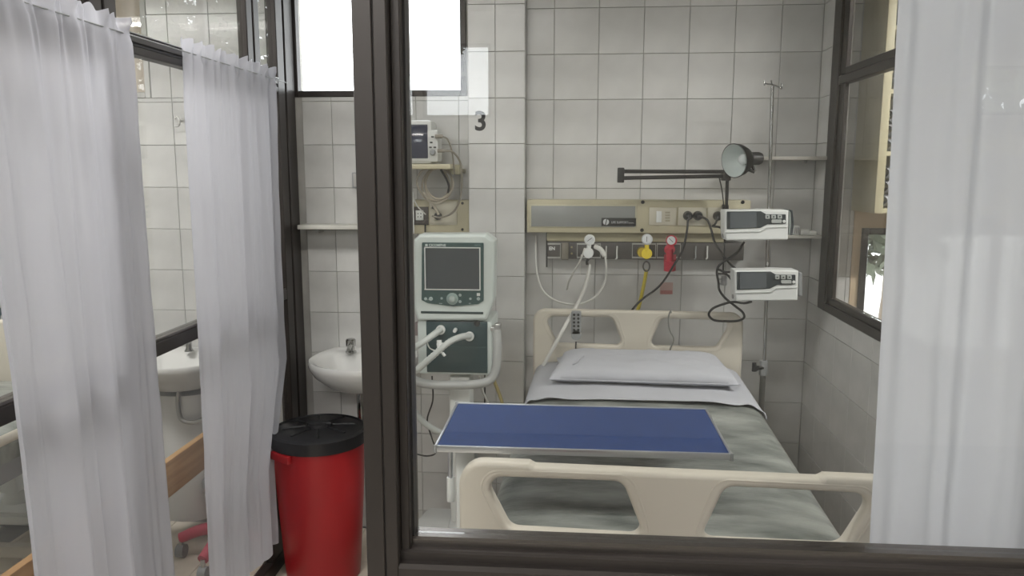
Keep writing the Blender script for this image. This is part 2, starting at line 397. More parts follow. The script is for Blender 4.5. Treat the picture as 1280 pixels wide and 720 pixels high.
rail('sill_bead', [(1.046, 1.2195), (1.116, 1.2195), (1.116, 1.232), (1.112, 1.2345), (1.05, 1.2345), (1.046, 1.232)], ALU)
rail('glazing_bead', [(1.062, 1.2345), (1.1, 1.2345), (1.1, 1.244), (1.096, 1.2475), (1.066, 1.2475), (1.062, 1.244)], BEAD)
rail('transom', [(1.03, 2.12), (1.13, 2.12), (1.13, 2.178), (1.03, 2.178)], ALU)
rail('bottom_rail', [(1.03, 0), (1.13, 0), (1.13, .07), (1.03, .07)], ALU)
build(MB().box(xc, XE, 1.072, 1.092, .07, 1.176), 'lower_panel', mat('wine_laminate', (.12, .02, .025), .4), fp, smooth=False)
build(MB().box(-.229, 2.0, 1.078, 1.083, 1.2475, 2.12), 'pane', GLASS, fp, smooth=False)
build(MB().box(-.229, 2.0, 1.078, 1.083, 2.178, CEIL), 'pane', GLASS, fp, smooth=False)
for x in (2.0,): build(MB().box(x, x + .06, 1.03, 1.13, 1.2, CEIL, .002, 1), 'mullion', ALU, fp)
struct(MB().box(XL, xa, 1.03, 1.13, 2.12, 2.178, .002, 1), 'door_1', ALU)
build(MB().box(XL, xa, 1.078, 1.083, 2.178, CEIL), 'pane', GLASS, bpy.data.objects['door_1'], smooth=False)
struct(MB().box(-4, XL, 1.04, 1.12, 0, CEIL), 'wall_front_left', PAINT)

# unseen battens with glowing tubes, added as bodies for the fill lamps
for i, (x, y, p_) in enumerate(FILL_LAMPS):
    t = thing('fill_batten', ['unseen fill batten added on the cubicle ceiling left of the bed', 'unseen fill batten added over the left neighbouring cubicle', 'unseen fill batten added over the right neighbouring room', 'unseen fill batten on the left of the corridor ceiling', 'unseen fill batten on the right of the corridor ceiling'][i], 'unseen fill light', (x, y, CEIL))
    build(MB().box(x - .62, x + .62, y - .08, y + .08, CEIL - .04, CEIL - .001, .006), 'housing', WHITE, t)
    for dy in (-.04, .04): build(MB().cyl((x - .58, y + dy, CEIL - .055), (x + .58, y + dy, CEIL - .055), .013), 'tube', TUBEM, t)

# ================================================================== BED
def rounded(pts, rads, n=7):
    out = []; N = len(pts)
    for i, p in enumerate(pts):
        p = Vector(p); a = (Vector(pts[i - 1]) - p); b = (Vector(pts[(i + 1) % N]) - p); la, lb = a.length, b.length; a.normalize(); b.normalize()
        r = rads[i] if isinstance(rads, (list, tuple)) else rads
        if r <= 0: out.append(tuple(p)); continue
        ang = a.angle(b); d = min(r / math.tan(ang / 2), la * .48, lb * .48); rr = d * math.tan(ang / 2)
        c = p + (a + b).normalized() * (rr / math.sin(ang / 2)); s = p + a * d - c; e = p + b * d - c
        a0 = math.atan2(s.y, s.x); da = (math.atan2(e.y, e.x) - a0 + math.pi) % (2 * math.pi) - math.pi
        for k in range(n + 1): t = a0 + da * k / n; out.append((c.x + rr * math.cos(t), c.y + rr * math.sin(t)))
    return out
def plate(name, loops, thick, bevel, m, parent, mtx, res=3):
    cu = bpy.data.curves.new(name, 'CURVE'); cu.dimensions = '2D'; cu.fill_mode = 'BOTH'
    cu.extrude = thick / 2 - bevel; cu.bevel_depth = bevel; cu.bevel_resolution = res; cu.offset = -bevel
    for lp_ in loops:
        sp = cu.splines.new('POLY'); sp.points.add(len(lp_) - 1); sp.use_cyclic_u = True
        for q, (x, y) in zip(sp.points, lp_): q.co = (x, y, 0, 1)
    t = bpy.data.objects.new(name, cu); COL.objects.link(t)
    me = bpy.data.meshes.new_from_object(t.evaluated_get(bpy.context.evaluated_depsgraph_get())); COL.objects.unlink(t); bpy.data.objects.remove(t)
    me.name = name; me.transform(mtx); me.materials.clear(); me.materials.append(m); me.shade_smooth(); me.set_sharp_from_angle(angle=math.radians(35))
    o = bpy.data.objects.new(name, me); COL.objects.link(o)
    if parent is not None:
        o.parent = parent; me.transform(Matrix.Translation(-root_loc(parent)))
    return o
BCX, BCY, BRZ = .256, 2.535, -math.radians(2.1)
bed = thing('hospital_bed', 'cream hospital bed with grey-green mattress behind the front glass', 'bed', (BCX, BCY, 0), local=True, rz=BRZ)
UP = Matrix(((1, 0, 0, 0), (0, 0, -1, 0), (0, 1, 0, 0), (0, 0, 0, 1)))     # xy plate stood upright, front to -Y
hole = lambda s: rounded([(s * .414, -.034), (s * .108, -.032), (s * .058, -.158), (s * .352, -.156)], [.028, .03, .022, .03])
def board_outline(wd, drop, grip):
    h = wd / 2; g = .155
    top = [(-h, -drop), (-h, 0), (-h + g, 0)] + ([(-h + g + .012, -.007), (h - g - .012, -.007)] if grip else []) + [(h - g, 0), (h, 0), (h, -drop)]
    rd = [.0, .055, .004] + ([.004, .004] if grip else []) + [.004, .055, .0]
    return rounded(top, rd)
def board(name, y, ztop, wd, drop, thick, grip):
    b = plate(name, [board_outline(wd, drop, grip), hole(-1), hole(1)], thick, .011, CREAM, bed, Matrix.Translation((0, y, ztop)) @ UP)
    rr = MB()
    for s in (-1, 1):      # moulded rib around each opening
        o = rounded([(s * .438, -.018), (s * .088, -.016), (s * .036, -.174), (s * .366, -.172)], [.04, .04, .035, .04])
        rr.tube([(u, y - thick / 2 + .002, ztop + v) for u, v in o], .0035, n=6, smooth=0, closed=True)
    build(rr, 'moulding', CREAM, b)
    return b
FZ, HZ = 1.150, 1.165
board('footboard', -.915, FZ, .932, .62, .042, True)
board('headboard', .915, HZ, .925, .62, .038, False)
# top roll of the footboard
MW, MY0, MY1, MZ = .445, -.86, .875, .93
def super_mattress():
    mb = MB(); n = 40
    prof = []
    for i in range(25):      # cross-section over the top from side to side
        a = math.pi * i / 24; x = math.copysign(abs(math.cos(a)) ** .32, math.cos(a)); z = abs(math.sin(a)) ** .42
        prof.append((x, z))
    rows = []
    for j in range(61):
        t = j / 60; y = MY0 + (MY1 - MY0) * t
        e = min(t, 1 - t) * (MY1 - MY0); k = 1 if e > .07 else math.sqrt(max(0, 1 - (1 - e / .07) ** 2)) * .999 + .001
        row = []
        for x, z in prof:
            wx = MW - .035 * (1 - k); zz = .815 + (MZ - .815) * z * (.35 + .65 * k)
            puff = .004 * noise.noise(Vector((x * 2.2, y * 3, .3))) * z
            row.append(mb.bm.verts.new((x * wx, y, zz + puff)))
        rows.append(row)
    for a, b in zip(rows, rows[1:]):
        for i in range(len(a) - 1): mb.bm.faces.new((a[i], a[i + 1], b[i + 1], b[i]))
        mb.bm.faces.new((a[-1], a[0], b[0], b[-1]))
    mb.bm.faces.new(rows[0]); mb.bm.faces.new(rows[-1][::-1])
    return mb
build(super_mattress(), 'mattress', VINYL, bed, angle=60)
fr = MB()
for x in (-.37, .37): fr.box(x - .025, x + .025, -.88, .88, .72, .80, .005)
for y in (-.86, -.3, .3, .86): fr.box(-.37, .37, y - .02, y + .02, .73, .79, .004)
fr.box(-.40, .40, -.84, .86, .80, .8155, .003)
build(fr, 'frame', GREY, bed)
for sy in (-.72, .72):
    for sx in (-.33, .33):
        build(MB().box(sx - .03, sx + .03, sy - .03, sy + .03, .13, .72, .006), 'leg', CREAM, bed)
        c = build(MB().cyl((sx - .02, sy, .062), (sx + .02, sy, .062), .06, 20), 'caster', GREY, bed)
        build(MB().box(sx - .03, sx + .03, sy - .03, sy + .03, .09, .135, .006), 'fork', STEEL, c)
for y in (-.74, .70): build(MB().box(-.36, .36, y, y + .04, .22, .27, .005), 'cross_bar', CREAM, bed)

# white sheet over the head end
bm_ = Matrix.Translation((BCX, BCY, 0)) @ Matrix.Rotation(BRZ, 4, 'Z')
def bedpt(x, y, z): return bm_ @ Vector((x, y, z))
def sheet(u, v):
    a = math.pi * (.06 + .88 * u); x = math.copysign(abs(math.cos(a)) ** .32, math.cos(a)); z = abs(math.sin(a)) ** .42
    yf = .285 + .012 * math.sin(u * 9) + .010 * noise.noise(Vector((u * 7, 0, 2)))
    y = yf + (.868 - yf) * v
    zz = .815 + (MZ - .815) * z + .006 + .004 * noise.noise(Vector((x * 4, y * 6, 1))) * (1 if v > 0 else .2)
    if v < .02: zz += .004 + .004 * math.sin(u * 31)
    return bedpt(x * (MW + .006), y, zz)
sh = build(MB().grid(sheet, 70, 30), 'bed_sheet', LINEN, angle=80)
sm = sh.modifiers.new('s', 'SOLIDIFY'); sm.thickness = .003; sm.offset = 1
tag(sh, 'white sheet folded over the head end of the grey-green mattress', 'sheet')
# pillow
def pillow_half(s):
    def f(u, v):
        x = (u * 2 - 1); y = (v * 2 - 1)
        ex = max(0, 1 - abs(x) ** 7.0); ey = max(0, 1 - abs(y) ** 3.4)
        h = (ex ** .4) * (ey ** .42)
        wr = .006 * noise.noise(Vector((x * 4, y * 3, s * 3.1))) + .004 * noise.noise(Vector((x * 11, y * 7, s)))
        z = (s * (.052 if s > 0 else .022) + wr) * h
        k = 1 - .11 * (y + 1) / 2
        px = x * .372 * k * (1 - .02 * (1 - abs(y))); py = y * .195 * (1 - .05 * (1 - abs(x)))
        return bedpt(.010 + px, .655 + py, .960 + z + .012 * (y + 1) * .5)
    return f
pm = MB().grid(pillow_half(1), 60, 34).grid(pillow_half(-1), 60, 34); bmesh.ops.remove_doubles(pm.bm, verts=pm.bm.verts, dist=.0005)
pil = build(pm, 'pillow', LINEN, angle=80); tag(pil, 'flat white pillow at the head of the bed', 'pillow')
seam = MB(); seam.tube([bedpt(.010 + x, .655 - .193, .961) for x in np.linspace(-.365, .365, 20)], .003, n=6, smooth=0); build(seam, 'hem', LINEN, pil)
flap = MB().grid(lambda u, v: bedpt(-.355 + .10 * v + .03 * math.sin(u * 3), .53 + .28 * u, .965 + .048 * v * (1 - .2 * u) + .010 * math.sin(u * 6)), 12, 10)
fo = build(flap, 'flap', LINEN, pil, angle=80); fo.modifiers.new('s', 'SOLIDIFY').thickness = .003

# remote control hooked on the headboard
YH = 3.40
rc = thing('bed_remote', 'dark grey bed remote with round black keys hooked on the headboard', 'remote control', P(720, 427, YH))
rm = MB().pbox(714, 389, 726.5, 419, YH, .022, .006); x_ = P(720.2, 419, YH)
build(rm, 'body', GREY, rc)
build(MB().lathe([(.0225, -.011), (.0225, .011)], Vector(x_) + Vector((0, .011, -.001)), 20, (0, 1, 0), 1, 1.0), 'rounded_end', GREY, rc)
k_ = MB()
for r_ in range(5):
    for c_ in range(2): q = P(717.6 + c_ * 5.3, 393.5 + r_ * 4.7, YH - .001); k_.lathe([(.0055, -.002), (.006, .003)], q, 10, (0, 1, 0))
build(k_, 'keys', BLACK, rc)
tag(build(MB().ptube([(720, 427, 3.41), (720, 440, 3.41), (724, 470, 3.41)], 3.41, .003), 'remote_cable', CABLE), 'short cord hanging below the bed remote', 'cable')
tag(build(MB().ptube([(839, 391, 3.405), (838, 389, 3.40), (835.5, 398, 3.395), (837, 412, 3.395), (842, 424, 3.4), (838, 436, 3.40), (837, 442, 3.405)], 3.395, .0035), 'grey_cable', mat('grey_cable', (.2, .2, .18), .5)), 'thin grey cable looped over the middle of the headboard', 'cable')

# ================================================================== OVERBED TABLE
tb = thing('overbed_table', 'overbed table with blue laminate top and silver edge across the bed', 'table', (-.3, 2.09, 0))
x0, x1, ya, yb = -.348, .405, 1.896, 2.277; zt = 1.08
build(MB().box(x0 + .006, x1 - .006, ya + .006, yb - .006, zt - .016, zt - .001), 'table_top', BLUE, tb)
ed = MB()
ed.box(x0, x1, ya, ya + .007, zt - .016, zt + .002, .002).box(x0, x1, yb - .007, yb, zt - .016, zt + .002, .002)
ed.box(x0, x0 + .007, ya + .007, yb - .007, zt - .016, zt + .002, .002).box(x1 - .007, x1, ya + .007, yb - .007, zt - .016, zt + .002, .002)
build(ed, 'edging', SILVER, tb)
for x in (x0 + .002, x1 - .002):
    for y in (ya + .002, yb - .002): build(MB().box(x - .004, x + .004, y - .004, y + .004, zt - .018, zt + .003, .001), 'corner_cap', GREY, tb)
build(MB().box(-.325, .30, 2.06, 2.11, zt - .04, zt - .016, .003), 'under_bar', SILVER, tb)
build(MB().box(-.318, -.262, 2.05, 2.12, .10, zt - .04, .008), 'column', WHITE, tb)
build(MB().cyl((-.333, 2.06, .93), (-.333, 2.06, zt - .03), .007), 'height_lever', SILVER, tb)
build(MB().cyl((-.333, 2.06, .86), (-.333, 2.06, .93), .011), 'lever_sleeve', WHITE, tb)
build(MB().box(-.33, -.25, 1.80, 2.38, .06, .10, .01).box(-.25, .1, 1.84, 1.88, .06, .10, .01).box(-.25, .1, 2.30, 2.34, .06, .10, .01), 'base', WHITE, tb)
for x, y in ((-.29, 1.83), (-.29, 2.35), (.08, 1.86), (.08, 2.32)): build(MB().cyl((x - .012, y, .03), (x + .012, y, .03), .03, 16), 'caster', GREY, tb)

# ================================================================== VENTILATOR
VY = 3.05
def ventilator():
    v = thing('ventilator', 'lung ventilator with teal front and dark screen beside the bed', 'ventilator', (-.46, 3.2, 0))
    def cx(a, b, y): return P(a, b, y)
    # screen head: octagonal housing
    ol = [(517, 300), (524, 293), (607, 293), (618.5, 301), (617, 375), (608, 401), (522, 401), (517, 385)]
    pts = [(P(a, b, VY).x, P(a, b, VY).z) for a, b in ol]
    hd = plate('screen_housing', [rounded(pts, .012)], .12, .012, PALE, v, Matrix.Translation((0, VY + .06, 0)) @ UP)
    fpn = [(527.5, 303), (604.5, 303.5), (604.5, 376), (598, 380), (567, 383), (535, 379), (527, 375)]
    pts = [(P(a, b, VY - .002).x, P(a, b, VY - .002).z) for a, b in fpn]
    plate('front_panel', [rounded(pts, .004)], .008, .001, TEAL, v, Matrix.Translation((0, VY, 0)) @ UP)
    yy = VY - .0065
    sb = MB().pbox(530.5, 309, 600.5, 310.2, yy, .004).pbox(530.5, 361.5, 600.5, 362.8, yy, .004).pbox(530.5, 310, 531.8, 362, yy, .004).pbox(599.2, 310, 600.5, 362, yy, .004)
    build(sb, 'screen_frame', WHITE, v)
    build(MB().pbox(532.5, 311, 598.5, 361, yy + .001, .004), 'screen', SCREEN, v)
    q = P(565.5, 373.5, VY - .004)
    kn = build(MB().lathe([(.024, 0), (.024, .004), (.018, .006)], q, 24, (0, -1, 0)), 'dial_ring', mat('pale_teal', (.28, .36, .34), .4), v)
    build(MB().lathe([(.013, 0), (.012, .016), (.009, .018)], q + Vector((0, -.005, 0)), 20, (0, -1, 0)), 'dial', mat('dial_grey', (.36, .42, .4), .35), kn)
    for px, py, r_ in ((532, 373.5, .006), (538.5, 373.5, .008), (552, 373, .005), (575, 369, .006), (575, 377, .006), (588, 373.5, .005), (598, 373.5, .007)):
        build(MB().lathe([(r_, 0), (r_ * .9, .003)], P(px, py, VY - .004), 14, (0, -1, 0)), 'button', mat('button_grey', (.38, .45, .44), .4), v)
    build(MB().pbox(596, 366.5, 600, 370, VY - .007, .004), 'indicator', WHITE, v)
    lw_ = mat('panel_lettering', (.6, .68, .66), .5)
    text('CICOMPNE', 'lettering', lw_, v, P(536, 307.8, VY - .0048), .0135, .0004, .0003)
    build(MB().pbox(531.5, 305, 534.5, 307.8, VY - .005, .001), 'emblem', lw_, v)
    text('NE700', 'lettering', mat('dim_lettering', (.2, .3, .29), .5), v, P(593, 307.4, VY - .0048), .009, .0004)
    for px, s_ in ((536.5, '( )'), (551, 'RUN'), (588, 'SET')): text(s_, 'lettering', lw_, v, P(px - 2, 380 if s_ != '( )' else 375, VY - .0048), .006, .0004)
    build(MB().pbox(526, 389.5, 604, 392.3, VY - .002, .006, .001), 'vent_slot', mat('slot_dark', (.02, .04, .04), .5), v)
    # lower body
    YL = VY + .01
    build(MB().pbox(522, 401.5, 615, 468.5, YL + .01, .26, .01), 'body', PALE, v)
    build(MB().pbox(533, 402, 609, 466, YL, .02, .003), 'front_door', TEALD, v)
    build(MB().pbox(534, 433, 608, 434, YL - .001, .004), 'door_seam', TEAL, v)
    build(MB().lathe([(.012, 0), (.012, .012)], P(596.5, 404, YL), 16, (0, -1, 0)), 'latch', BLACK, v)
    build(MB().pbox(517, 404, 526, 420, YL + .03, .05, .006), 'water_trap', mat('mauve_grey', (.2, .16, .16), .4), v)
    for px, py in ((587, 420), (551, 412)):
        build(MB().lathe([(.019, 0), (.019, .012), (.014, .013)], P(px, py, YL), 20, (0, -1, 0)), 'port', WHITE, v)
    build(MB().lathe([(.008, 0), (.007, .03)], P(569.5, 412, YL + .0), 14, (0, -1, 0)), 'sensor', WHITE, v)
    # bumper handle
    build(MB().ptube([(621, 412, 3.02), (621.5, 440, 3.0), (619, 464, 2.99), (609, 477, 2.98), (585, 481, 2.97), (545, 481, 2.97), (522, 477, 2.97), (512, 470, 2.98), (508, 455, 3.0)], 3.0, .018, n=14), 'handle', mat('grey_handle', (.36, .37, .36), .4), v)
    build(MB().pbox(618, 405, 626, 413, 3.03, .03, .004).pbox(613, 409, 620, 414, 3.04, .05, .003), 'handle_bracket', STEEL, v)
    # trolley
    build(MB().box(-.51, -.42, 3.14, 3.26, .28, .93, .01), 'column', WHITE, v)
    bx = MB().prism([(-.20, -.16), (.20, -.16), (.24, 0), (.20, .20), (-.20, .20), (-.24, 0)], (-.46, 3.2, .17), (1, 0, 0), (0, 1, 0), (0, 0, 1), .06)
    bmesh.ops.bevel(bx.bm, geom=bx.bm.edges[:], offset=.015, segments=2, affect='EDGES')
    build(bx, 'base', WHITE, v)
    build(MB().lathe([(.07, 0), (.055, .06)], (-.46, 3.2, .23), 24), 'base_collar', WHITE, v)
    for sx, sy in ((-.22, -.14), (.2, -.14), (-.22, .18), (.2, .18)):
        c = build(MB().cyl((-.46 + sx - .02, 3.2 + sy, .062), (-.46 + sx + .02, 3.2 + sy, .062), .06, 24), 'caster', GREY, v)
        build(MB().box(-.46 + sx - .03, -.46 + sx + .03, 3.2 + sy - .035, 3.2 + sy + .035, .09, .172, .008), 'fork', STEEL, c)
    return v
vent = ventilator()
# breathing hoses (corrugated) held at the ports
def corr(pts, r):
    mb = MB(); n = len(pts); mb.tube(pts, r, n=12, smooth=26, radii=None)
    return mb
def corr_tube(px, r, sm=30):
    pts = [P(*p) for p in px]; mb = MB(); mb.tube(pts, r, n=12, smooth=sm, radii=lambda t, K=(len(pts) - 1) * sm: r * (1 + .09 * (1 if int(t * K + .5) % 2 else -1))); return mb
tag(build(corr_tube([(551, 412, 3.03), (541, 419, 2.98), (527, 429, 2.96), (513, 438, 2.97), (505, 446, 3.0)], .0125, 14), 'breathing_hose', CORR, angle=80), 'short upper breathing hose leaving the top left ventilator port', 'hose')
tag(build(corr_tube([(587, 420, 3.03), (577, 421, 2.98), (561, 428, 2.93), (540, 446, 2.92), (524, 460, 2.93), (513, 467, 2.95), (507, 480, 3.0), (514, 508, 3.05), (530, 528, 3.1), (550, 540, 3.15), (575, 548, 3.2)], .0125, 12), 'breathing_hose', CORR, angle=80), 'long breathing hose crossing the teal ventilator door and looping down', 'hose')
tag(build(MB().ptube([(549, 425, 2.93), (550, 441, 2.92)], 2.92, .010).ptube([(546, 431, 2.925), (555, 430, 2.925)], 2.92, .006).ptube([(553, 441, 2.92), (556, 445, 2.92)], 2.92, .006), 'hose_connector', WHITE), 'white connector clipped on the long breathing hose', 'connector')
tag(build(MB().ptube([(533, 424, 3.0), (537, 435, 2.97), (546, 438, 2.95), (550, 432, 2.93)], 3, .0025), 'pressure_line', HOSE), 'thin clear pressure line at the ventilator connector', 'tube')
tag(build(MB().ptube([(540, 470, 3.3), (541, 500, 3.3), (534, 525, 3.35), (540, 548, 3.35), (545, 565, 3.2), (533, 570, 3.2), (512, 565, 3.2)], 3.3, .0035), 'hanging_cable', CABLE), 'black power cord hanging behind the ventilator', 'cable')
tag(build(MB().ptube([(606, 468, 3.42), (606, 500, 3.42), (604, 560, 3.42)], 3.42, .0035), 'hanging_cable', CABLE), 'black cord hanging straight down right of the ventilator column', 'cable')
tag(build(MB().ptube([(599, 470, 3.40), (603, 488, 3.40), (612, 510, 3.40), (615, 540, 3.4)], 3.4, .005), 'air_hose', HOSE), 'white air hose behind the ventilator, right of its column', 'hose')
tag(build(MB().ptube([(612, 440, 3.46), (616, 470, 3.46), (625, 495, 3.45), (632, 520, 3.44), (640, 560, 3.44)], 3.45, .008), 'yellow_hose', mat('pale_yellow', (.5, .42, .18), .5)), 'pale yellow gas hose sagging from the ventilator to the wall', 'hose')

# ================================================================== LEFT SERVICE PANEL + MONITOR
SP = 3.575
lpn = thing('service_panel', 'beige service panel with sockets left of the pillar', 'wall panel', P(545, 292, SP))
build(MB().box(-1.0, -.474, SP, YB - .001, P(545, 292.5, SP).z, P(545, 250, SP).z, .004), 'housing', BEIGE, lpn)
for a, b in ((578, 254), (578, 287)): build(MB().lathe([(.0065, 0), (.005, .003)], P(a, b, SP), 12, (0, -1, 0)), 'screw', BLACK, lpn)
build(MB().pbox(515, 258.5, 535.5, 281, SP - .006, .008, .001), 'dark_plate', mat('dark_plate', (.06, .05, .045), .5), lpn)
so = build(MB().pbox(519.5, 263, 529, 275.5, SP - .012, .008, .001), 'socket', WHITE, lpn)
for a, b in ((522.5, 267), (522.5, 271), (526, 267), (526, 271)): build(MB().pbox(a - .6, b - .7, a + .6, b + .7, SP - .0125, .002), 'socket_hole', BLACK, so)
build(MB().pbox(537, 252, 571, 281, SP - .005, .006, .001), 'blank_plate', mat('ivory_plate', (.55, .52, .42), .4), lpn)
tag(build(MB().pbox(514.5, 240, 517, 292, 3.53, .012, .002), 'conduit', WHITE), 'thin white conduit running down beside the mullion', 'conduit')
tag(build(MB().ptube([(531.5, 281, 3.55), (531.7, 300, 3.55)], 3.55, .004), 'hanging_cable', CABLE), 'short black cord below the dark socket plate', 'cable')
# shelf under the monitor
shf = thing('monitor_shelf', 'beige bracket shelf carrying the patient monitor', 'shelf', P(540, 212, 3.4))
zt_ = P(540, 205, 3.38).z
build(MB().box(-.86, P(564, 208, 3.38).x, 3.36, YB, zt_ - .022, zt_, .004), 'shelf_board', BEIGE, shf)
build(MB().box(P(564, 208, 3.45).x, P(574, 208, 3.45).x, 3.45, 3.5, zt_ - .045, zt_ - .004, .003).box(-.58, -.5, 3.5, YB, zt_ - .04, zt_ - .02, .003), 'bracket', BEIGED, shf)
MY = 3.40
mn = thing('patient_monitor', 'small white patient monitor with a dark screen on the beige shelf', 'monitor', P(520, 205, MY))
mz = P(520, 204.6, MY).z; zt2 = P(520, 150, MY).z
build(MB().box(-.86, P(540, 178, MY).x, MY, MY + .13, zt_, zt2, .014), 'case', mat('monitor_case', (.55, .56, .54), .4), mn)
build(MB().box(-.86, P(548, 190, MY).x, MY - .004, MY + .10, P(540, 203, MY).z, P(540, 162, MY).z, .012), 'side_grip', mat('monitor_case', (.5, .5, .48), .4), mn)
build(MB().pbox(500, 155.5, 534.5, 198, MY - .007, .008, .002), 'screen', mat('screen_blue', (.03, .035, .06), .1, coat=.5), mn)
build(MB().lathe([(.014, 0), (.014, .006), (.010, .012)], P(541, 190.5, MY - .004), 20, (0, -1, 0)), 'knob', GREY, mn)
for a, b in ((540.5, 171), (539, 178), (538, 184.2), (543.5, 184.2)): build(MB().pbox(a - 1.6, b - .9, a + 1.6, b + .9, MY - .007, .004), 'button', BLACK, mn)
gc = mat('grey_lead', (.24, .22, .18), .5); tanc = mat('tan_lead', (.38, .34, .27), .5)
tag(build(MB().ptube([(544, 170.5, 3.38), (553, 170.5, 3.38)], 3.38, .009).ptube([(553, 170.5, 3.38), (560, 175, 3.4), (565, 190, 3.42), (567, 205, 3.43), (568, 218, 3.44)], 3.4, .0035), 'monitor_lead', gc), 'upper grey lead plugged into the patient monitor', 'cable')
tag(build(MB().ptube([(547, 188.5, 3.37), (556, 188.5, 3.37)], 3.38, .008).ptube([(556, 188.5, 3.37), (566, 190, 3.39), (574, 200, 3.42), (577, 213, 3.44), (577, 235, 3.47), (573, 255, 3.50), (564, 267, 3.52), (550, 272, 3.53), (540, 270, 3.53)], 3.4, .0045), 'monitor_lead', gc), 'long grey lead curving from the patient monitor to the socket', 'cable')
def coil(cx, cy, rx, ry, turns, Y, r, seed):
    random.seed(seed); pts = []
    n = int(turns * 12)
    for i in range(n + 1):
        a = 2 * math.pi * i / 12; k = 1 + .07 * math.sin(i * .9 + seed)
        pts.append(P(cx + rx * k * math.cos(a) + 2 * math.sin(i * .37), cy + ry * k * math.sin(a), Y + .006 * (i % 12) / 12 - .004 * (i // 12)))
    return MB().tube(pts, r, smooth=3, n=8)
tag(build(coil(547, 230, 17, 20, 3.4, 3.5, .0045, 1), 'coiled_cable', tanc), 'tan cable coiled in loops hanging under the monitor shelf', 'cable')
tag(build(MB().ptube([(540, 208, 3.42), (527, 214, 3.45), (521, 228, 3.48), (530, 246, 3.5), (545, 254, 3.5), (560, 248, 3.49)], 3.48, .004).ptube([(528, 240, 3.48), (537, 250, 3.5), (545, 262, 3.52), (548, 268, 3.53)], 3.5, .006), 'coiled_cable', mat('tan_lead2', (.42, .38, .31), .5)), 'pale cable drooping left of the coiled loops', 'cable')
tag(build(MB().lathe([(.016, 0), (.019, .012), (.014, .035)], P(548, 270, 3.565), 18, (0, -1, 0)).ptube([(548, 266, 3.54), (544, 261, 3.53), (540, 259, 3.53)], 3.53, .006), 'power_plug', BLACK), 'black round plug in the socket under the coiled cable', 'plug')
tag(build(MB().ptube([(551, 212, 3.45), (557, 222, 3.44), (561, 232, 3.44), (560, 241, 3.45)], 3.44, .005), 'black_strap', BLACK), 'black strap tied round the cable loops', 'strap')
tag(build(MB().ptube([(507, 238, 3.45), (515, 245, 3.45), (522, 258, 3.47), (532, 268, 3.5)], 3.46, .003).ptube([(512, 250, 3.45), (515, 256, 3.45)], 3.45, .010), 'white_line', HOSE), 'thin pale line with a clip beside the mullion', 'tube')

# number on the pillar
nq = P(592.5, 162.5, YP - .0008)
tag(text('3', 'bed_number', INK, None, nq, .118, .0006, .0028), 'black number 3 sticker on the tiled pillar', 'number')

# ================================================================== MAIN SERVICE PANEL
Y1 = 3.55
sp = thing('service_panel', 'long beige service panel with lamp and sockets above the bed', 'wall panel', P(795, 292, Y1))
xA, xB = P(658.5, 270, Y1).x, P(938, 270, Y1).x; zA, zB = P(795, 291.5, Y1).z, P(795, 250, Y1).z
build(MB().box(xA, xB, Y1, YB - .001, zA, zB, .005), 'housing', BEIGE, sp)
build(MB().pbox(662, 255.5, 796, 284.5, Y1 - .004, .008, .002), 'lamp_bezel', mat('beige_bezel', (.55, .52, .38), .4), sp)
build(MB().pbox(664, 257.5, 794, 283.5, Y1 - .007, .006, .002), 'lamp_cover', DIFF, sp)
bd = build(MB().pbox(752, 272.5, 795, 282.5, Y1 - .010, .004, .0008), 'badge', BLACK, sp)
lt = mat('badge_silver', (.6, .62, .62), .4)
build(MB().lathe([(.0135, 0), (.0135, .002)], P(757.5, 277.5, Y1 - .010), 20, (0, -1, 0)), 'emblem', lt, bd)
build(MB().prism([(-.005, -.014), (-.001, -.014), (.006, .014), (.002, .014)], P(757.5, 277.5, Y1 - .0135), (1, 0, 0), (0, 0, 1), (0, 1, 0), .001), 'emblem_stroke', BLACK, bd)
text('LIFE SUPPORT', 'lettering', lt, bd, P(764, 279.3, Y1 - .0106), .0145, .0004, 0, sx=.85)
text('systems', 'lettering', lt, bd, P(785.5, 279.3, Y1 - .0106), .009, .0004, 0, sx=.85)
for a, b in ((803.5, 252.7), (802.5, 287.8), (928.5, 252.7)): build(MB().lathe([(.0085, 0), (.007, .003)], P(a, b, Y1), 12, (0, -1, 0)), 'screw', BLACK, sp)
IV = mat('ivory_plate', (.55, .52, .42), .4)
sw = build(MB().pbox(811.5, 259.5, 845.5, 281.5, Y1 - .006, .008, .002), 'switch_plate', IV, sp)
build(MB().pbox(820.5, 264, 827, 278, Y1 - .010, .006, .001), 'rocker', WHITE, sw)
for k in range(4): build(MB().pbox(831.5, 264.5 + k * 3.4, 837.5, 266.7 + k * 3.4, Y1 - .008, .004), 'slot', mat('ivory_shade', (.4, .37, .28), .5), sw)
for a, b in ((848, 883), (884.5, 912)): build(MB().pbox(a, 259.5, b, 282, Y1 - .006, .008, .002), 'socket_plate', IV, sp)
build(MB().box(xA + .09, xB - .10, Y1 + .03, YB - .001, P(795, 302.5, Y1 + .03).z, zA, .004), 'lower_trough', BEIGED, sp)
for lab, (a, b) in zip(('leftmost black plug in the long service panel', 'middle black plug, one of a close pair on the service panel', 'rightmost black plug, just left of the upper pump'), ((859.5, 269.5), (872, 269.5), (897, 270))):
    t = tag(build(MB().lathe([(.021, 0), (.021, .012), (.015, .03)], P(a, b, Y1 - .006), 20, (0, -1, 0)), 'power_plug', BLACK), lab, 'plug', 'black power plugs on the long service panel')
    build(MB().cyl(P(a, b, Y1 - .036), P(a, b + 3, Y1 - .04), .006), 'strain_relief', BLACK, t)
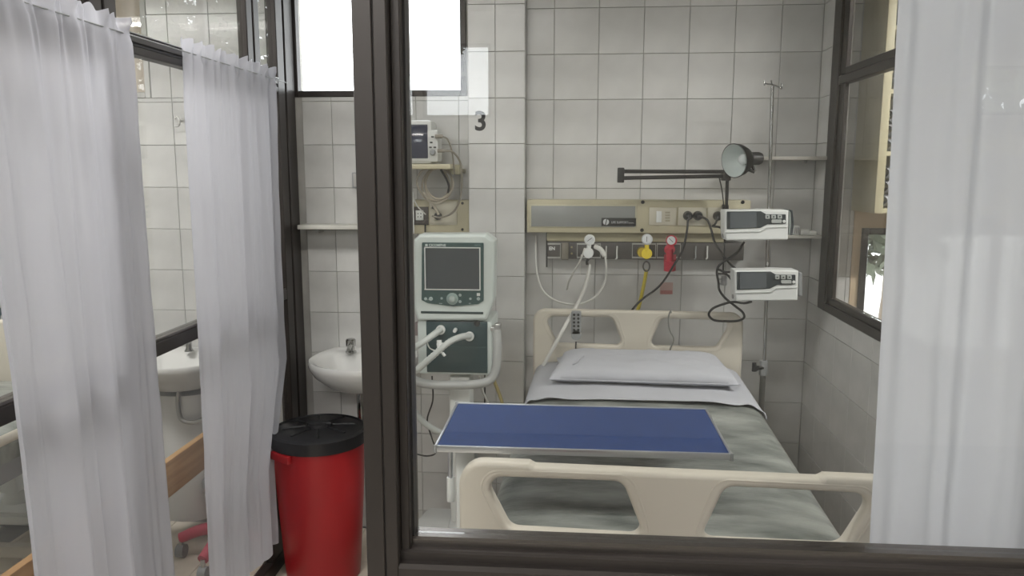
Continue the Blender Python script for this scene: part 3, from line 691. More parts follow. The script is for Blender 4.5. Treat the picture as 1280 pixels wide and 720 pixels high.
# gas rail
YG = 3.585
gr = thing('gas_rail', 'dark rail with gas outlet plates below the long service panel', 'gas rail', P(805, 324, YG))
build(MB().box(P(684, 313, YG).x, P(930, 313, YG).x, YG, YB - .001, P(805, 324.5, YG).z, P(805, 303, YG).z, .002), 'rail', RAILD, gr)
build(MB().pbox(682.5, 291, 684.5, 334, YG - .004, .03), 'end_plate', BLACK, gr)
for a, b in ((684.5, 701), (721, 751), (790, 820), (821, 851)):
    mb = MB().pbox(a, 304, b, 306, YG - .004, .006).pbox(a, 321, b, 323, YG - .004, .006)
    if a > 700: mb.pbox(a, 306, a + 1, 321, YG - .003, .005)
    mb.pbox(b - 1, 306, b, 321, YG - .003, .005)
    f = build(mb, 'outlet_frame', mat('outlet_silver', (.42, .42, .40), .4, metal=.4), gr)
build(MB().pbox(701.5, 303.5, 711, 325, YG - .018, .02, .005), 'outlet_cover', mat('olive_grey', (.17, .155, .125), .5), gr)
for z in (309, 317): build(MB().lathe([(.005, 0), (.004, .004)], P(714.7, z, YG), 10, (0, -1, 0)), 'screw', mat('brassy', (.4, .35, .2), .4, metal=.6), gr)
for a in (757.5, 771, 869.5, 884): build(MB().ptube([(a + .5, 307.5, YG - .006), (a, 316, YG - .008), (a, 322, YG - .012), (a - 1.5, 324, YG - .02)], YG, .0035), 'hook', mat('hook_white', (.6, .6, .57), .4) if a != 869.5 else GREY, gr)
text('EN', 'lettering', WHITE, gr, P(686.2, 312.5, YG - .0005), .022, .0004, .0006)
# gauges
def gauge(name, label, cx, cy, bx, by, body, dial, needle, flat=0):
    Yg = YG - .05
    g = thing(name, label, 'gauge', P(bx, by, Yg))
    build(MB().cyl(P(bx, by, YG), P(bx, by, Yg - .01), .024, 20).cyl(P(bx, by, Yg), P(cx, cy, Yg), .010, 12), 'body', body, g)
    if body is YELG: build(MB().lathe([(.024, 0), (.022, .03)], P(bx - 6, by - 2, Yg + .025), 18, (0, -1, 0)), 'collar', mat('dark_yellow', (.45, .33, .02), .4), g)
    d = build(MB().lathe([(.0245, 0), (.0245, .016), (.022, .018)], P(cx, cy, Yg + .005), 28, (0, -1, 0)), 'dial_case', dial, g)
    build(MB().lathe([(.019, 0), (.019, .0012)], P(cx, cy, Yg - .0135), 28, (0, -1, 0)), 'dial_face', mat('dial_face', (.66, .68, .68), .4), d)
    c = Vector(P(cx, cy, Yg - .0155)); a = needle
    build(MB().prism([(-.0012, -.012), (.0012, -.012), (.0012, .012), (-.0012, .012)], c, (math.cos(a), 0, math.sin(a)), (-math.sin(a), 0, math.cos(a)), (0, 1, 0), .001), 'needle', BLACK, d)
    return g
gauge('suction_regulator', 'white suction regulator with round dial on the gas rail', 737, 299.5, 735.5, 316, WHITE, WHITE, -.9)
build(MB().cyl(P(735.5, 316, 3.53), P(735.5, 317, 3.48), .021, 20), 'knob', WHITE, bpy.data.objects['suction_regulator'])
gauge('oxygen_regulator', 'yellow regulator with white dial, right of centre on the gas rail', 808.5, 299, 808.5, 317, YELG, mat('dial_rim_silver', (.55, .57, .58), .3), 0)
gauge('air_regulator', 'red regulator with red-rimmed dial on the gas rail', 839, 300.5, 837, 312, REDG, REDG, .8)
build(MB().cyl(P(837, 311, 3.52), P(837, 330, 3.52), .015, 14).cyl(P(837, 326, 3.525), P(837, 338, 3.53), .026, 18), 'lower_valve', REDG, bpy.data.objects['air_regulator'])
tag(build(MB().pbox(830, 318, 845, 338.5, 3.57, .002), 'red_tag', mat('red_tag', (.45, .03, .06), .5)), 'small red tag hanging behind the red regulator', 'tag')
pk = thing('wall_label', 'small faded pink label on the tiles under the red regulator', 'label', P(832, 368, YB - .002))
build(MB().pbox(825, 353, 841, 368, YB - .001, .0009), 'label_sheet', mat('pink_label', (.50, .33, .30), .6), pk)
build(MB().pbox(825.5, 363, 840.5, 367.5, YB - .0016, .0006), 'label_band', mat('pink_band', (.42, .16, .15), .6), pk)
# hoses below the rail
tag(build(MB().ptube([(737, 330, 3.5), (736, 340, 3.5), (730, 362, 3.5), (720, 383, 3.48), (706, 408, 3.38), (694, 430, 3.36), (684, 448, 3.36), (679, 457, 3.36)], 3.5, .0085, n=12), 'suction_tube', HOSE), 'thick white suction tube running down over the headboard', 'tube')
tag(build(MB().ptube([(744, 308, 3.5), (751, 312, 3.48), (756, 320, 3.47)], 3.48, .011).ptube([(756, 318, 3.47), (758, 335, 3.48), (756, 352, 3.5), (747, 368, 3.5), (732, 378, 3.5), (714, 380.5, 3.5), (693, 375, 3.52), (678, 362, 3.55), (671, 340, 3.58), (669.5, 315, 3.6), (670, 294, 3.62)], 3.5, .0045), 'loop_tube', HOSE), 'thin white tube hanging in a wide loop under the gas rail', 'tube')
tag(build(MB().ptube([(731, 310, 3.49), (727, 322, 3.49), (719, 337, 3.52), (711, 352, 3.56), (708.5, 362, 3.58)], 3.5, .004), 'short_tube', HOSE), 'short thin tube slanting left from the suction regulator', 'tube')
tag(build(MB().ptube([(726.5, 318, 3.52), (725.5, 330, 3.53), (725.5, 343, 3.54)], 3.5, .002), 'thin_cord', HOSE), 'very thin cord hanging straight from the suction regulator', 'cord')
tag(build(MB().ptube([(738, 322, 3.49), (734, 326, 3.49), (734, 331, 3.49)], 3.5, .006), 'hose_tail', BLACK), 'small black hose tail under the suction regulator', 'connector')
tag(build(MB().tube([P(808 + 4 * math.cos(a), 333 + 6 * math.sin(a), 3.52) for a in np.linspace(0, 2 * math.pi, 10)[:-1]], .0035, smooth=3, closed=True), 'hose_clip', RAILD), 'steel ring clip under the yellow regulator', 'clip')
tag(build(MB().ptube([(808, 338, 3.54), (806, 350, 3.55), (803, 365, 3.56), (799, 382, 3.57), (795, 395, 3.57), (792, 420, 3.57)], 3.55, .0085), 'oxygen_hose', YEL), 'yellow oxygen hose dropping from the yellow regulator', 'hose')
tag(build(MB().ptube([(860, 273, 3.5), (858.5, 290, 3.48), (853, 313, 3.47), (842, 332, 3.47), (829, 352, 3.5), (818, 363, 3.5), (803, 374, 3.5), (793, 384, 3.5), (788, 392, 3.52), (783, 410, 3.54)], 3.5, .005), 'power_cable', CABLE), 'black cable slanting from the leftmost plug to behind the headboard', 'cable')
tag(build(MB().ptube([(874, 270, 3.5), (884, 275, 3.48), (889, 287, 3.47), (893, 302, 3.45), (903, 318, 3.42), (913, 330, 3.4), (921, 337, 3.38)], 3.45, .0048), 'pump_cable', CABLE), 'black cable from the middle plug to the lower pump', 'cable')
tag(build(MB().ptube([(897, 273, 3.5), (894, 280, 3.48), (891, 283, 3.48), (899, 284, 3.44), (907, 289, 3.4)], 3.45, .0048), 'pump_cable', CABLE), 'black cable from the rightmost plug into the upper pump', 'cable')
tag(build(MB().ptube([(905.5, 288, 3.44), (905.5, 310, 3.42), (904, 335, 3.42), (904.5, 343, 3.42)], 3.42, .0035), 'lamp_cord', CABLE), 'thin black cord hanging straight behind the pumps', 'cable')
tag(build(MB().ptube([(930, 303, 3.46), (922, 315, 3.42), (908, 325, 3.4), (899, 332, 3.4), (896, 340, 3.4), (898, 353, 3.4), (899, 362, 3.4), (906, 372, 3.4), (918, 382, 3.38), (928, 390, 3.38), (930, 397, 3.38), (922, 401, 3.38), (905, 401.5, 3.38), (892, 400, 3.38), (886, 393, 3.38), (892, 385, 3.38), (908, 379, 3.38), (918, 377.5, 3.38), (930, 379, 3.37), (940, 377, 3.36)], 3.4, .0052), 'looped_cable', CABLE), 'black cable ending in a wide loop over the headboard corner', 'cable')
tag(build(MB().ptube([(896, 336, 3.4), (907, 340, 3.38), (918, 339, 3.36), (923, 338, 3.35)], 3.38, .005).ptube([(897, 342, 3.4), (908, 343, 3.38), (915, 350, 3.36), (919, 352, 3.35)], 3.38, .005), 'pump_cable', CABLE), 'pair of black cables bending into the left side of the lower pump', 'cable')
tag(build(MB().pbox(902, 345, 909, 357, 3.42, .02, .003).pbox(897, 348, 902, 350, 3.425, .01).pbox(897, 354, 902, 356, 3.425, .01), 'cable_clip', mat('clip_grey', (.3, .3, .3), .5)), 'small grey clip on the cables left of the lower pump', 'clip')

# ================================================================== LAMP
YLp = 3.42
lm = thing('examination_lamp', 'black swing-arm examination lamp with white reflector over the service panel', 'lamp', P(908, 262, 3.48))
build(MB().cyl(P(908, 262, 3.48), P(909, 222, 3.48), .007), 'stem', BLACK, lm)
build(MB().pbox(905, 256, 911, 266, 3.5, .06, .003), 'clamp', BLACK, lm)
build(MB().ptube([(777, 214.2, YLp), (910, 214.8, YLp)], YLp, .0085, smooth=0), 'upper_arm', BLACK, lm)
build(MB().ptube([(777, 222.6, YLp), (910, 220, YLp)], YLp, .0085, smooth=0), 'lower_arm', BLACK, lm)
build(MB().pbox(772, 209.5, 780.5, 228.5, YLp - .015, .03, .004), 'elbow', BLACK, lm)
build(MB().pbox(904, 216, 914, 226, YLp - .01, .07, .005), 'pivot', BLACK, lm)
build(MB().ptube([(899, 222, 3.42), (902, 235, 3.44), (904, 250, 3.46), (905, 262, 3.47)], 3.44, .0028), 'lamp_cable', CABLE, lm)
ax = Vector((-.82, -.56, -.12)).normalized(); cS = Vector(P(917.5, 201, 3.30)) - ax * .078
prof = [(.014, -.012), (.03, .0), (.05, .018), (.064, .046), (.071, .078)]
so_ = MB().lathe([(r, z) for r, z in prof], cS, 36, ax, cap=False); bmesh.ops.solidify(so_.bm, geom=so_.bm.faces[:], thickness=.0015)
shd = build(so_, 'shade', BLACK, lm)
build(MB().lathe([(r - .0035, z + .0015) for r, z in prof], cS, 36, ax, cap=False), 'reflector', mat('lamp_reflector', (.66, .72, .70), .3), lm)
build(MB().lathe([(.012, 0), (.020, .012), (.022, .03), (.014, .042), (.004, .046)], cS, 20, ax), 'bulb', mat('bulb_glass', (.75, .78, .77), .2), lm)
bd_ = Vector((1, .30, .02)).normalized()
build(MB().lathe([(.022, 0), (.027, .01), (.027, .062), (.022, .074), (.01, .078)], cS + bd_ * -.012, 20, bd_), 'lamp_holder', BLACK, lm)
build(MB().ptube([(914, 219, 3.42), (926, 214, 3.4), (934, 212, 3.39), (943, 215, 3.39)], 3.4, .007).ptube([(934, 214, 3.39), (938, 205, 3.39), (944, 214, 3.39)], 3.39, .006), 'knuckle', BLACK, lm)

# ================================================================== IV POLE, PUMPS
YI = 3.40
iv = thing('drip_stand', 'chrome drip pole with hooks at the right of the headboard', 'drip stand', P(958, 500, YI))
xi = P(961.5, 300, YI).x
zc = P(958, 459, YI).z; zt3 = P(966, 108, YI).z
build(MB().cyl((xi + .006, YI, zc), (P(965.5, 108, YI).x, YI, zt3), .0075, 14), 'upper_pole', CHROME, iv)
build(MB().cyl((xi + .002, YI, .25), (xi + .002, YI, zc), .0125, 16), 'lower_pole', mat('dull_steel', (.22, .22, .21), .4, metal=.8), iv)
build(MB().cyl((xi + .002, YI, zc - .035), (xi + .002, YI, zc + .03), .018, 18), 'collar', GREY, iv)
kc = Vector((xi - .03, YI - .01, zc))
build(MB().cyl((xi, YI - .01, zc), kc, .009).cyl(kc + Vector((-.008, 0, -.016)), kc + Vector((-.01, 0, .022)), .012, 10, .009).cyl(kc + Vector((.0, -.012, 0)), kc + Vector((-.002, .014, -.004)), .011, 10), 'clamp_knob', BLACK, iv)
build(MB().ptube([(955.5, 107, YI), (955, 101, YI), (957, 104.5, YI), (966, 106, YI), (974, 109, YI), (977, 111, YI), (977, 104.5, YI)], YI, .003), 'hook', CHROME, iv)
build(MB().ptube([(964, 101, YI - .03), (965, 106, YI)], YI, .003), 'hook', CHROME, iv)
for sx, sy in ((-.14, -.08), (.14, -.08), (-.14, .12), (.14, .12)):
    build(MB().tube([(xi, YI, .24), (xi + sx * .6, YI + sy * .6, .10), (xi + sx, YI + sy, .06)], .012), 'foot', STEEL, iv)
    build(MB().cyl((xi + sx - .01, YI + sy, .026), (xi + sx + .01, YI + sy, .026), .026, 16), 'caster', BLACK, iv)
DK = mat('pump_dark', (.035, .045, .05), .35)
def pump(label, x0, y0, x1, y1, right_grip, rot):
    Yp = 3.27; g = thing('infusion_pump', label, 'infusion pump', P((x0 + x1) / 2, y1, Yp), group='infusion pumps on the drip pole')
    W_, H_ = x1 - x0, y1 - y0
    def q(u, v, d=0): return P(x0 + u * W_, y0 + v * H_, Yp + d)
    def pl_(name, uv, d, th, m, par, bev=.0015, rad=.003):
        pts = [(q(u, v, d).x, q(u, v, d).z) for u, v in uv]
        return plate(name, [rounded(pts, rad)], th, bev, m, par, Matrix.Translation((0, Yp + d + th / 2, 0)) @ UP)
    pl_('case', [(0, .03), (.0, .72), (.02, 1), (.93, .985), (.945, .02), (.55, 0), (.5, .015), (.02, .02)], 0, .10, WHITE, g, .006, .006)
    pl_('dark_face', [(.03, .06), (.53, .05), (.61, .15), (.90, .15), (.90, .46), (.63, .48), (.52, .60), (.03, .64)], -.002, .006, DK, g)
    pl_('screen', [(.075, .10), (.47, .09), (.47, .58), (.075, .61)], -.005, .005, mat('pump_screen', (.10, .115, .125), .15, coat=.3), g, .0008, .001)
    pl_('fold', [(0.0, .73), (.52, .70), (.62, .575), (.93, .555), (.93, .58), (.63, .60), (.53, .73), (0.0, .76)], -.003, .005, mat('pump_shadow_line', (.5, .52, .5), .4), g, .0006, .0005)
    for u, v in ((.63, .235), (.72, .235), (.81, .23)): pl_('key', [(u - .032, v - .062), (u + .032, v - .062), (u + .032, v + .062), (u - .032, v + .062)], -.007, .006, mat('key_grey', (.45, .48, .46), .4), g, .0008, .002)
    for u, v in ((.63, .235), (.72, .235), (.81, .23)): build(MB().lathe([(.0035, 0), (.003, .001)], q(u, v, -.0075), 10, (0, -1, 0)), 'key_symbol', DK, g)
    pl_('wide_key', [(.69, .325), (.84, .325), (.84, .435), (.69, .435)], -.007, .006, mat('key_grey', (.45, .48, .46), .4), g, .0008, .004)
    build(MB().lathe([(.0062, 0), (.0055, .004)], q(.872, .385, -.005), 16, (0, -1, 0)), 'round_key', WHITE, g)
    if right_grip:
        pl_('end_block', [(.945, .04), (.985, .06), (1.0, .5), (.985, .82), (.945, .84)], .004, .09, PALE, g, .004, .004)
        pl_('grip', [(.955, .01), (1.0, .02), (1.02, .45), (.998, .82), (.965, .84), (.985, .5), (.98, .1)], -.006, .10, DK, g, .003, .003)
    else: pl_('grip', [(.945, .06), (1.0, .10), (1.0, .82), (.945, .86)], .03, .06, GREY, g, .004, .004)
    build(MB().lathe([(.008, 0), (.010, .01)], q(.0, .85, .05), 14, (-1, 0, 0)), 'side_knob', GREY, g)
    build(MB().box(xi - .03, xi + .03, Yp + .10, YI - .009, q(.5, .7).z, q(.5, .35).z, .004), 'pole_clamp', GREY, g)
    return g
pump('upper white infusion pump with a glint on its screen, level with the sockets', 906, 262, 991, 300.5, True, 0)
pump('lower white infusion pump clamped to the pole under the other one', 918.5, 337.5, 1003, 376.5, False, 0)

# ================================================================== CORNER SHELVES, SMALL BOXES
SHM = mat('grey_shelf', (.42, .40, .36), .35)
def cshelf(label, px0, px1, py, ph, Yf, m=SHM):
    z = P((px0 + px1) / 2, py, Yf).z; x0_ = P(px0, py, Yf).x; t_ = ph * Yf / FPX
    s = thing('wall_shelf', label, 'shelf', ((x0_ + XR) / 2, YB, z - t_))
    build(MB().box(x0_, XR - .001, Yf, YB - .001, z - t_, z, .001), 'shelf_board', m, s)
    for x in (x0_ + .03, XR - .05): build(MB().box(x, x + .02, YB - .05, YB - .001, z - t_ - .012, z - t_, .001), 'bracket', STEEL, s)
    return z
cshelf('upper narrow grey shelf in the corner beside the lamp head', 944, 1036, 195.5, 4.2, 3.46)
zs = cshelf('lower pale corner shelf holding small boxes, right of the upper pump', 975, 1032, 294.5, 3.6, 3.47, mat('pale_shelf', (.58, .57, .52), .35))
bx_ = [('white box standing on end with grey stripes', 992, 282.5, 999.5, True), ('flat white carton between the striped box and the small one', 1001, 287, 1012, False), ('small cream carton at the right end of the lower shelf', 1012, 289, 1021, False)]
for lab, a, t_, b, st in bx_:
    z1_ = P((a + b) / 2, t_, 3.50).z
    o = tag(build(MB().box(P(a, 290, 3.5).x, P(b, 290, 3.5).x, 3.50, 3.55, zs, z1_, .002), 'small_box', PAPER if not st else WHITE), lab, 'box', 'small boxes on the corner shelf')
    if st:
        for k in range(3):
            u = P(a + 1.2 + k * 2.2, 287, 3.499).x; build(MB().box(u, u + .004, 3.4985, 3.4995, zs + .006, z1_ - .006), 'stripe', mat('stripe_grey', (.3, .3, .3), .6), o)

# ================================================================== LEFT SIDE: BASINS, SHELF, BIN
def basin(name, label, cx, cy_back, zrim, flip=1):
    t = thing(name, label, 'basin', (cx, YB, zrim)); n = 40; mb = MB()
    def ring(a, b, z, yo=0, k=1.0):
        out = []
        for i in range(n):
            th = 2 * math.pi * i / n; x = math.cos(th); y = math.sin(th)
            if y > 0: y = min(y * 1.6, .98)            # flattened against the wall
            out.append(mb.bm.verts.new((cx + a * x, cyc + yo + b * y * k, z)))
        return out
    cyc = YB - .225
    R_ = [ring(.10, .10, zrim - .155, .05), ring(.17, .15, zrim - .13, .03), ring(.225, .20, zrim - .075, .01), ring(.245, .222, zrim - .03), ring(.248, .226, zrim - .008), ring(.243, .222, zrim),
          ring(.215, .185, zrim - .003, -.022), ring(.20, .168, zrim - .02, -.026), ring(.165, .13, zrim - .09, -.02), ring(.08, .06, zrim - .12, -.01)]
    for a, b in zip(R_, R_[1:]):
        for i in range(n): mb.bm.faces.new((a[i], a[(i + 1) % n], b[(i + 1) % n], b[i]))
    mb.bm.faces.new(R_[0][::-1]); mb.bm.faces.new(R_[-1])
    build(mb, 'bowl', PORC, t, angle=50)
    return t
zr = P(410, 447, 3.42).z
sk = basin('wash_basin', 'white wall-hung wash basin above the red bin', P(388, 462, 3.42).x + .25, 0, zr)
fx = P(438.5, 430, 3.54).x
fc = build(MB().lathe([(.026, 0), (.026, .008), (.018, .012), (.018, .030), (.023, .034), (.024, .062), (.019, .068)], (fx, 3.54, zr - .004), 20), 'tap', CHROME, sk)
build(MB().tube([(fx, 3.54, zr + .035), (fx + .01, 3.50, zr + .04), (fx + .015, 3.45, zr + .03)], .009), 'spout', CHROME, fc)
build(MB().tube([(fx + .05, 3.5, zr - .16), (fx + .05, 3.5, zr - .3), (fx + .05, 3.56, zr - .36), (fx + .05, YB - .002, zr - .36)], .016), 'waste_pipe', CHROME, sk)
sk2 = basin('wash_basin', 'white wash basin of the next cubicle, seen between the left curtains', -1.84, 0, zr - .012)
build(MB().lathe([(.11, 0), (.115, .4), (.13, .62)], (-1.84, YB - .18, zr - .80), 24, sx=1.15, sy=.9), 'pedestal', PORC, sk2)
build(MB().lathe([(.022, 0), (.014, .014), (.014, .045), (.018, .085)], (-1.84, 3.54, zr - .01), 20), 'tap', CHROME, sk2)
build(MB().tube([(-1.79, 3.34, zr - .13), (-1.80, 3.33, zr - .2), (-1.79, 3.33, zr - .28), (-1.74, 3.34, zr - .30), (-1.69, 3.36, zr - .285)], .011), 'waste_pipe', STEEL, sk2)
# glass-topped shelf above basin
z_ = P(405, 281.5, 3.52).z
s1 = thing('wall_shelf', 'pale shelf on the tiled wall above the wash basin', 'shelf', (-1.0, YB, z_ - .02))
build(MB().box(P(371.5, 284, 3.52).x, -.78, 3.52, YB - .001, z_ - .02, z_, .002), 'shelf_board', mat('pale_shelf', (.58, .57, .52), .35), s1)
for x in (-1.2, -.85): build(MB().box(x, x + .015, 3.56, YB - .001, z_ - .04, z_ - .02), 'bracket', STEEL, s1)
hb = thing('wall_switch', 'small grey wall box half hidden behind the mullion', 'switch', P(445, 225, 3.6))
build(MB().pbox(440, 215.5, 470, 235, 3.60, .038, .003), 'box', GREY, hb)
build(MB().pbox(441.5, 217, 468, 233.5, 3.596, .006, .002), 'face_plate', mat('switch_face', (.45, .44, .42), .4), hb)

# red bin
bc = (-1.090, 3.18)
bn = thing('waste_bin', 'round red plastic waste bin with black lid by the curtain', 'bin', (bc[0], bc[1], 0))
zl = .665
bodyp = [(.145, 0), (.160, .006), (.164, .05), (.184, .36), (.198, zl - .03), (.198, zl)]
mb = MB().lathe(bodyp, (*bc, 0), 48)
body = build(mb, 'body', RED, bn)
for s_ in (-2.15, -2.15 + math.pi):
    c = Vector((bc[0] + .198 * math.cos(s_), bc[1] + .198 * math.sin(s_), zl - .065)); r = Matrix.Rotation(s_ + math.pi / 2, 3, 'Z')
    hm = MB(); hm.box(-.06, .06, -.013, .013, -.018, .018, .005, rot=r)
    for v in hm.bm.verts: v.co += c
    build(hm, 'handle', RED, bn)
ld = build(MB().lathe([(.201, zl - .042), (.206, zl - .045), (.208, zl - .01), (.206, zl + .006), (.195, zl + .012), (.188, zl + .006), (.178, zl + .006), (.165, zl + .014), (.06, zl + .02), (.0, zl + .021)], (*bc, 0), 48, cap=False), 'lid', LID, bn)
rb = MB()
for k in range(8):
    a = k * math.pi / 4 + .3
    rb.tube([(bc[0] + r_ * math.cos(a), bc[1] + r_ * math.sin(a), zl + z) for r_, z in ((.055, .021), (.11, .0185), (.155, .0155))], .005, n=6, smooth=0)
build(rb, 'rib', LID, ld)
build(MB().lathe([(.045, zl + .018), (.042, zl + .032), (.03, zl + .034)], (*bc, 0), 24).box(bc[0] - .05, bc[0] + .06, bc[1] - .01, bc[1] + .01, zl + .02, zl + .04, .006), 'lid_knob', LID, ld)

# ================================================================== CURTAINS
def curtain(name, label, axis, c, a0, a1, ztop, zhem, seed, m, big=5, amp=.045, side=1, n=260, e0=None, e1=None, head=.045):
    random.seed(seed); ph = [random.uniform(0, 6.28) for _ in range(8)]
    L_ = a1 - a0; ks = int(L_ / .05)
    def f(u, v):            # v: 0 top .. 1 hem
        uu = u + .012 * math.sin(ph[5] + 9 * u)
        fine = math.sin(2 * math.pi * ks * uu + ph[0] + 2.2 * noise.noise(Vector((u * 9, 0, seed))))
        mid = math.sin(2 * math.pi * (big * 1.9) * uu + ph[1] + 1.6 * noise.noise(Vector((u * 4, v * .8, seed + 3))))
        low = math.sin(2 * math.pi * big * uu + ph[2] + 1.3 * noise.noise(Vector((u * 3, v * .6, seed + 5))))
        rough = noise.noise(Vector((u * 17, v * 1.3, seed + 9)))
        d = min(1, v * 6)
        off = .010 * fine * (.45 + 1.1 * abs(rough)) * (1 - .8 * d) + amp * (.55 * low + .25 * mid) * (v ** .55) + .006 * mid * (1 - v) + .010 * rough * d
        off += .003 * noise.noise(Vector((u * 30, v * 14, seed)))
        z = ztop + (zhem - ztop) * v
        if v < .03: z += .012 * noise.noise(Vector((u * 22, 0, seed + 4))) + .010 * fine * .4; off *= 1.3
        if .018 < v < .035: off *= .35
        lo = a0 + (e0(v) if e0 else 0); hi = a1 + (e1(v) if e1 else 0)
        t = lo + (hi - lo) * u + .004 * mid
        z += .012 * noise.noise(Vector((u * 5, v * 2, seed + 8))) * v
        return (c + side * off, t, z) if axis == 'Y' else (t, c + side * off, z)
    mb = MB().grid(f, n, 110)
    o = build(mb, name, m, angle=180, normals=False); return tag(o, label, 'curtain')
SH1 = sheer_mat('sheer_white_curtain', (.56, .565, .62), .07, .40)
SH2 = sheer_mat('white_curtain_close', (.63, .65, .70), .03, .42)
CX = XL + .07
curtain('curtain', 'white sheer curtain gathered on the wire, nearest on the left', 'Y', CX, 1.50, 2.165, 2.20, .30, 3, SH1, big=3, amp=.034, e0=lambda v: .11 * v ** .3 * 1.0, e1=lambda v: .02 * v)
curtain('curtain', 'white sheer curtain between the glass wall and the red bin', 'Y', CX, 2.475, 3.22, 2.20, .20, 11, SH1, big=3, amp=.030, e0=lambda v: -.03 * v, e1=lambda v: .03 - (.20 * min(1, max(0, (v - .62) / .2)) ** 1.0))
curtain('curtain', 'white curtain hanging behind the front glass at the right edge', 'X', 1.205, .462, 1.055, 2.32, .30, 21, SH2, big=2.2, amp=.036, side=-1, n=220, e0=lambda v: .04 * v)
tag(build(MB().cyl((CX, 1.17, 2.158), (CX, 3.40, 2.158), .002, 8), 'curtain_wire', GREY), 'thin wire carrying the two left curtains', 'wire')
tag(build(MB().cyl((-.24, 1.205, 2.28), (1.06, 1.205, 2.28), .006, 8), 'curtain_rod', STEEL), 'thin rod carrying the right curtain', 'rod')

# ================================================================== NEXT CUBICLE (left)
wd = thing('bumper_board', 'varnished wooden bumper board along the left glass wall', 'board', (-1.385, 2.2, .78))
build(MB().box(-1.412, -1.385, 1.2, 3.0, .655, .785, .005), 'board', WOOD, wd)
for y in (1.5, 2.13, 2.8): build(MB().box(-1.385, -1.333, y - .02, y + .02, .68, .72), 'bracket', STEEL, wd)
bed2 = copy_tree(bed); bed2.location = (-2.32, 2.10, 0); bed2.rotation_euler.z = 0
bed2['label'] = 'cream hospital bed of the next cubicle, glimpsed at the far left edge'
rl = MB()
for z in (.93, 1.0): rl.tube([(-1.80, 1.35, z), (-1.80, 2.1, z), (-1.80, 2.75, z)], .016, smooth=0)
for y in (1.4, 2.05, 2.7): rl.tube([(-1.80, y, .80), (-1.80, y, 1.0)], .014, smooth=0)
tag(build(rl, 'side_rail', CREAM), 'pale bed side rail low at the far left edge', 'bed rail')
vent2 = copy_tree(vent); vent2.location = (-2.62, 3.33, 0)
vent2['label'] = 'second ventilator of the next cubicle, glimpsed at the far left edge'
# swivel stool with pink base
stx, sty = -1.565, 3.31
st_ = thing('swivel_stool', 'stool with pink castor base in the next cubicle, under the wooden board', 'stool', (stx, sty, 0))
for k in range(5):
    a = math.radians(190 + 72 * k); e = Vector((stx + .235 * math.cos(a), sty + .235 * math.sin(a) , .095))
    build(MB().tube([(stx, sty, .15), (stx + .14 * math.cos(a), sty + .14 * math.sin(a), .13), e], .022, n=12, radii=lambda t: .03 - .006 * t), 'leg', PINK, st_)
    c = build(MB().cyl(e + Vector((-.018, 0, -.063)), e + Vector((.018, 0, -.063)), .031, 18), 'caster', GREY, st_)
    build(MB().cyl(e + Vector((0, 0, -.05)), e, .01), 'caster_stem', STEEL, c)
build(MB().cyl((stx, sty, .13), (stx, sty, .32), .022), 'post', BLACK, st_)
build(MB().lathe([(.09, .32), (.115, .335), (.12, .37), (.11, .39), (.0, .395)], (stx, sty, 0), 30, cap=False), 'seat', GREY, st_)
# wall hook seen through the left glass
tag(build(MB().ptube([(218, 148, 3.62), (222, 146, 3.6), (224.5, 151, 3.59), (223, 157, 3.6), (218, 158, 3.6)], 3.6, .005), 'wall_hook', mat('hook_white', (.6, .6, .57), .4)), 'small white hook on the tiles seen through the left glass', 'hook')

# ================================================================== ROOM TO THE RIGHT
cb = thing('wall_cabinet', 'cream open-front wall cabinet seen through the right glass', 'cabinet', (1.6, YB, 1.61))
cx0, cx1, cy0, cz0, cz1 = 1.252, 2.05, 3.36, 1.605, 2.70
build(MB().box(cx0, cx0 + .02, cy0 + .02, YB - .004, cz0, cz1).box(cx1 - .02, cx1, cy0 + .02, YB - .004, cz0, cz1).box(cx0 + .02, cx1 - .02, YB - .02, YB - .004, cz0, cz1), 'carcass', CABO, cb)
build(MB().box(cx0, cx0 + .034, cy0, cy0 + .02, cz0, cz1, .002).box(cx1 - .045, cx1, cy0, cy0 + .02, cz0, cz1, .002), 'face_frame', mat('cream_frame', (.55, .5, .33), .45), cb)
shz = [cz0 + .02, 1.86, 2.11, 2.36, 2.6]
for z in shz: build(MB().box(cx0 + .02, cx1 - .02, cy0 + .005, YB - .02, z - .018, z), 'shelf', CABO, cb)
for j, z in enumerate(shz[:4]):
    for k in range(3):
        zz = z + .002 + k * .06
        def f(u, v, zz=zz): 
            a = 2 * math.pi * v; return (cx0 + .06 + .3 * u, cy0 + .15 + .12 * math.cos(a), zz + .028 + .027 * math.sin(a) + .003 * noise.noise(Vector((u * 5, v * 4, zz * 9))))
        tag(build(MB().grid(f, 16, 20), 'folded_linen', LINEN, angle=80), '%s folded white linen in the stack on the %s cabinet shelf' % (('bottom', 'middle', 'top')[k], ('lowest', 'second', 'third', 'fourth')[j]), 'linen', 'folded linen in the cabinet')

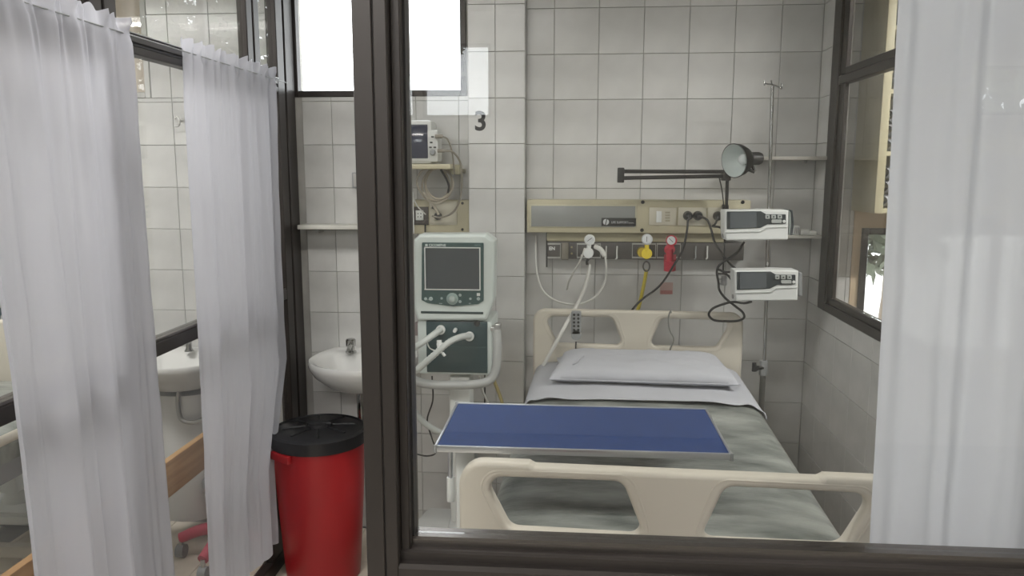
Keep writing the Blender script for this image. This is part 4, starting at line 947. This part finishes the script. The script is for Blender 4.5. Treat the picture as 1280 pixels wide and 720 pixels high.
# ================================================================== OUTSIDE
struct(MB().box(-30, 30, 3.8, 60, -.6, -.5), 'ground', mat('pale_paving', (.55, .53, .5), .8, var=.15, vscale=1))
struct(MB().box(-30, 30, -60, -3.2, -.6, -.5), 'ground_behind', mat('pale_paving', (.55, .53, .5), .8))
leafm = mat('leaf_green', (.10, .12, .08), .6, var=.3, rnd=0)
def tree(x, y, h, r, seed, label, n=1500):
    rnd = random.Random(seed); t = thing('tree', label, 'tree', (x, y, -.5))
    zc_ = h - r * .9
    build(MB().tube([(x, y, -.5), (x + .1, y, zc_ * .5), (x - .05, y + .1, zc_)], .12, radii=lambda k: .07 + .05 * r - .05 * r * k), 'trunk', mat('bark', (.16, .13, .1), .9), t)
    V = []; F = []
    for i in range(n):
        d = Vector((rnd.gauss(0, 1), rnd.gauss(0, 1), rnd.gauss(0, 1))).normalized() * r * rnd.uniform(.3, 1)
        c = Vector((x, y, zc_)) + Vector((d.x, d.y, d.z * .9)); a = Vector((rnd.gauss(0, 1), rnd.gauss(0, 1), rnd.gauss(0, 1))).normalized(); b = a.orthogonal().normalized(); s = rnd.uniform(.06, .12) * (.6 + .5 * r)
        k = len(V); V += [c - a * s, c + b * s * .5, c + a * s, c - b * s * .5]; F.append((k, k + 1, k + 2, k + 3))
    me = bpy.data.meshes.new('foliage'); me.from_pydata([tuple(v - Vector((x, y, -.5))) for v in V], [], F); me.materials.append(leafm)
    o = bpy.data.objects.new('foliage', me); COL.objects.link(o); o.parent = t; o['kind'] = 'stuff'
tree(2.95, 7.6, 2.3, .85, 1, 'small leafy tree outside the low window of the right-hand room')
tree(3.4, 12.5, 6.6, 2.3, 5, 'big tree outside, mirrored in the left glass beside the window', 4000)
tree(9.2, 14.0, 6.4, 2.4, 6, 'big spreading tree furthest right outside the back wall', 4000)
tree(-3.6, -14, 6.6, 1.7, 2, 'tree beyond the corridor windows, mirrored in the front glass')
tree(5.0, -7.5, 4.1, 1.0, 9, 'tree added beyond the right corridor window to dim its mirror image in the front glass')  # added out of view to dim the bright window mirrored at right
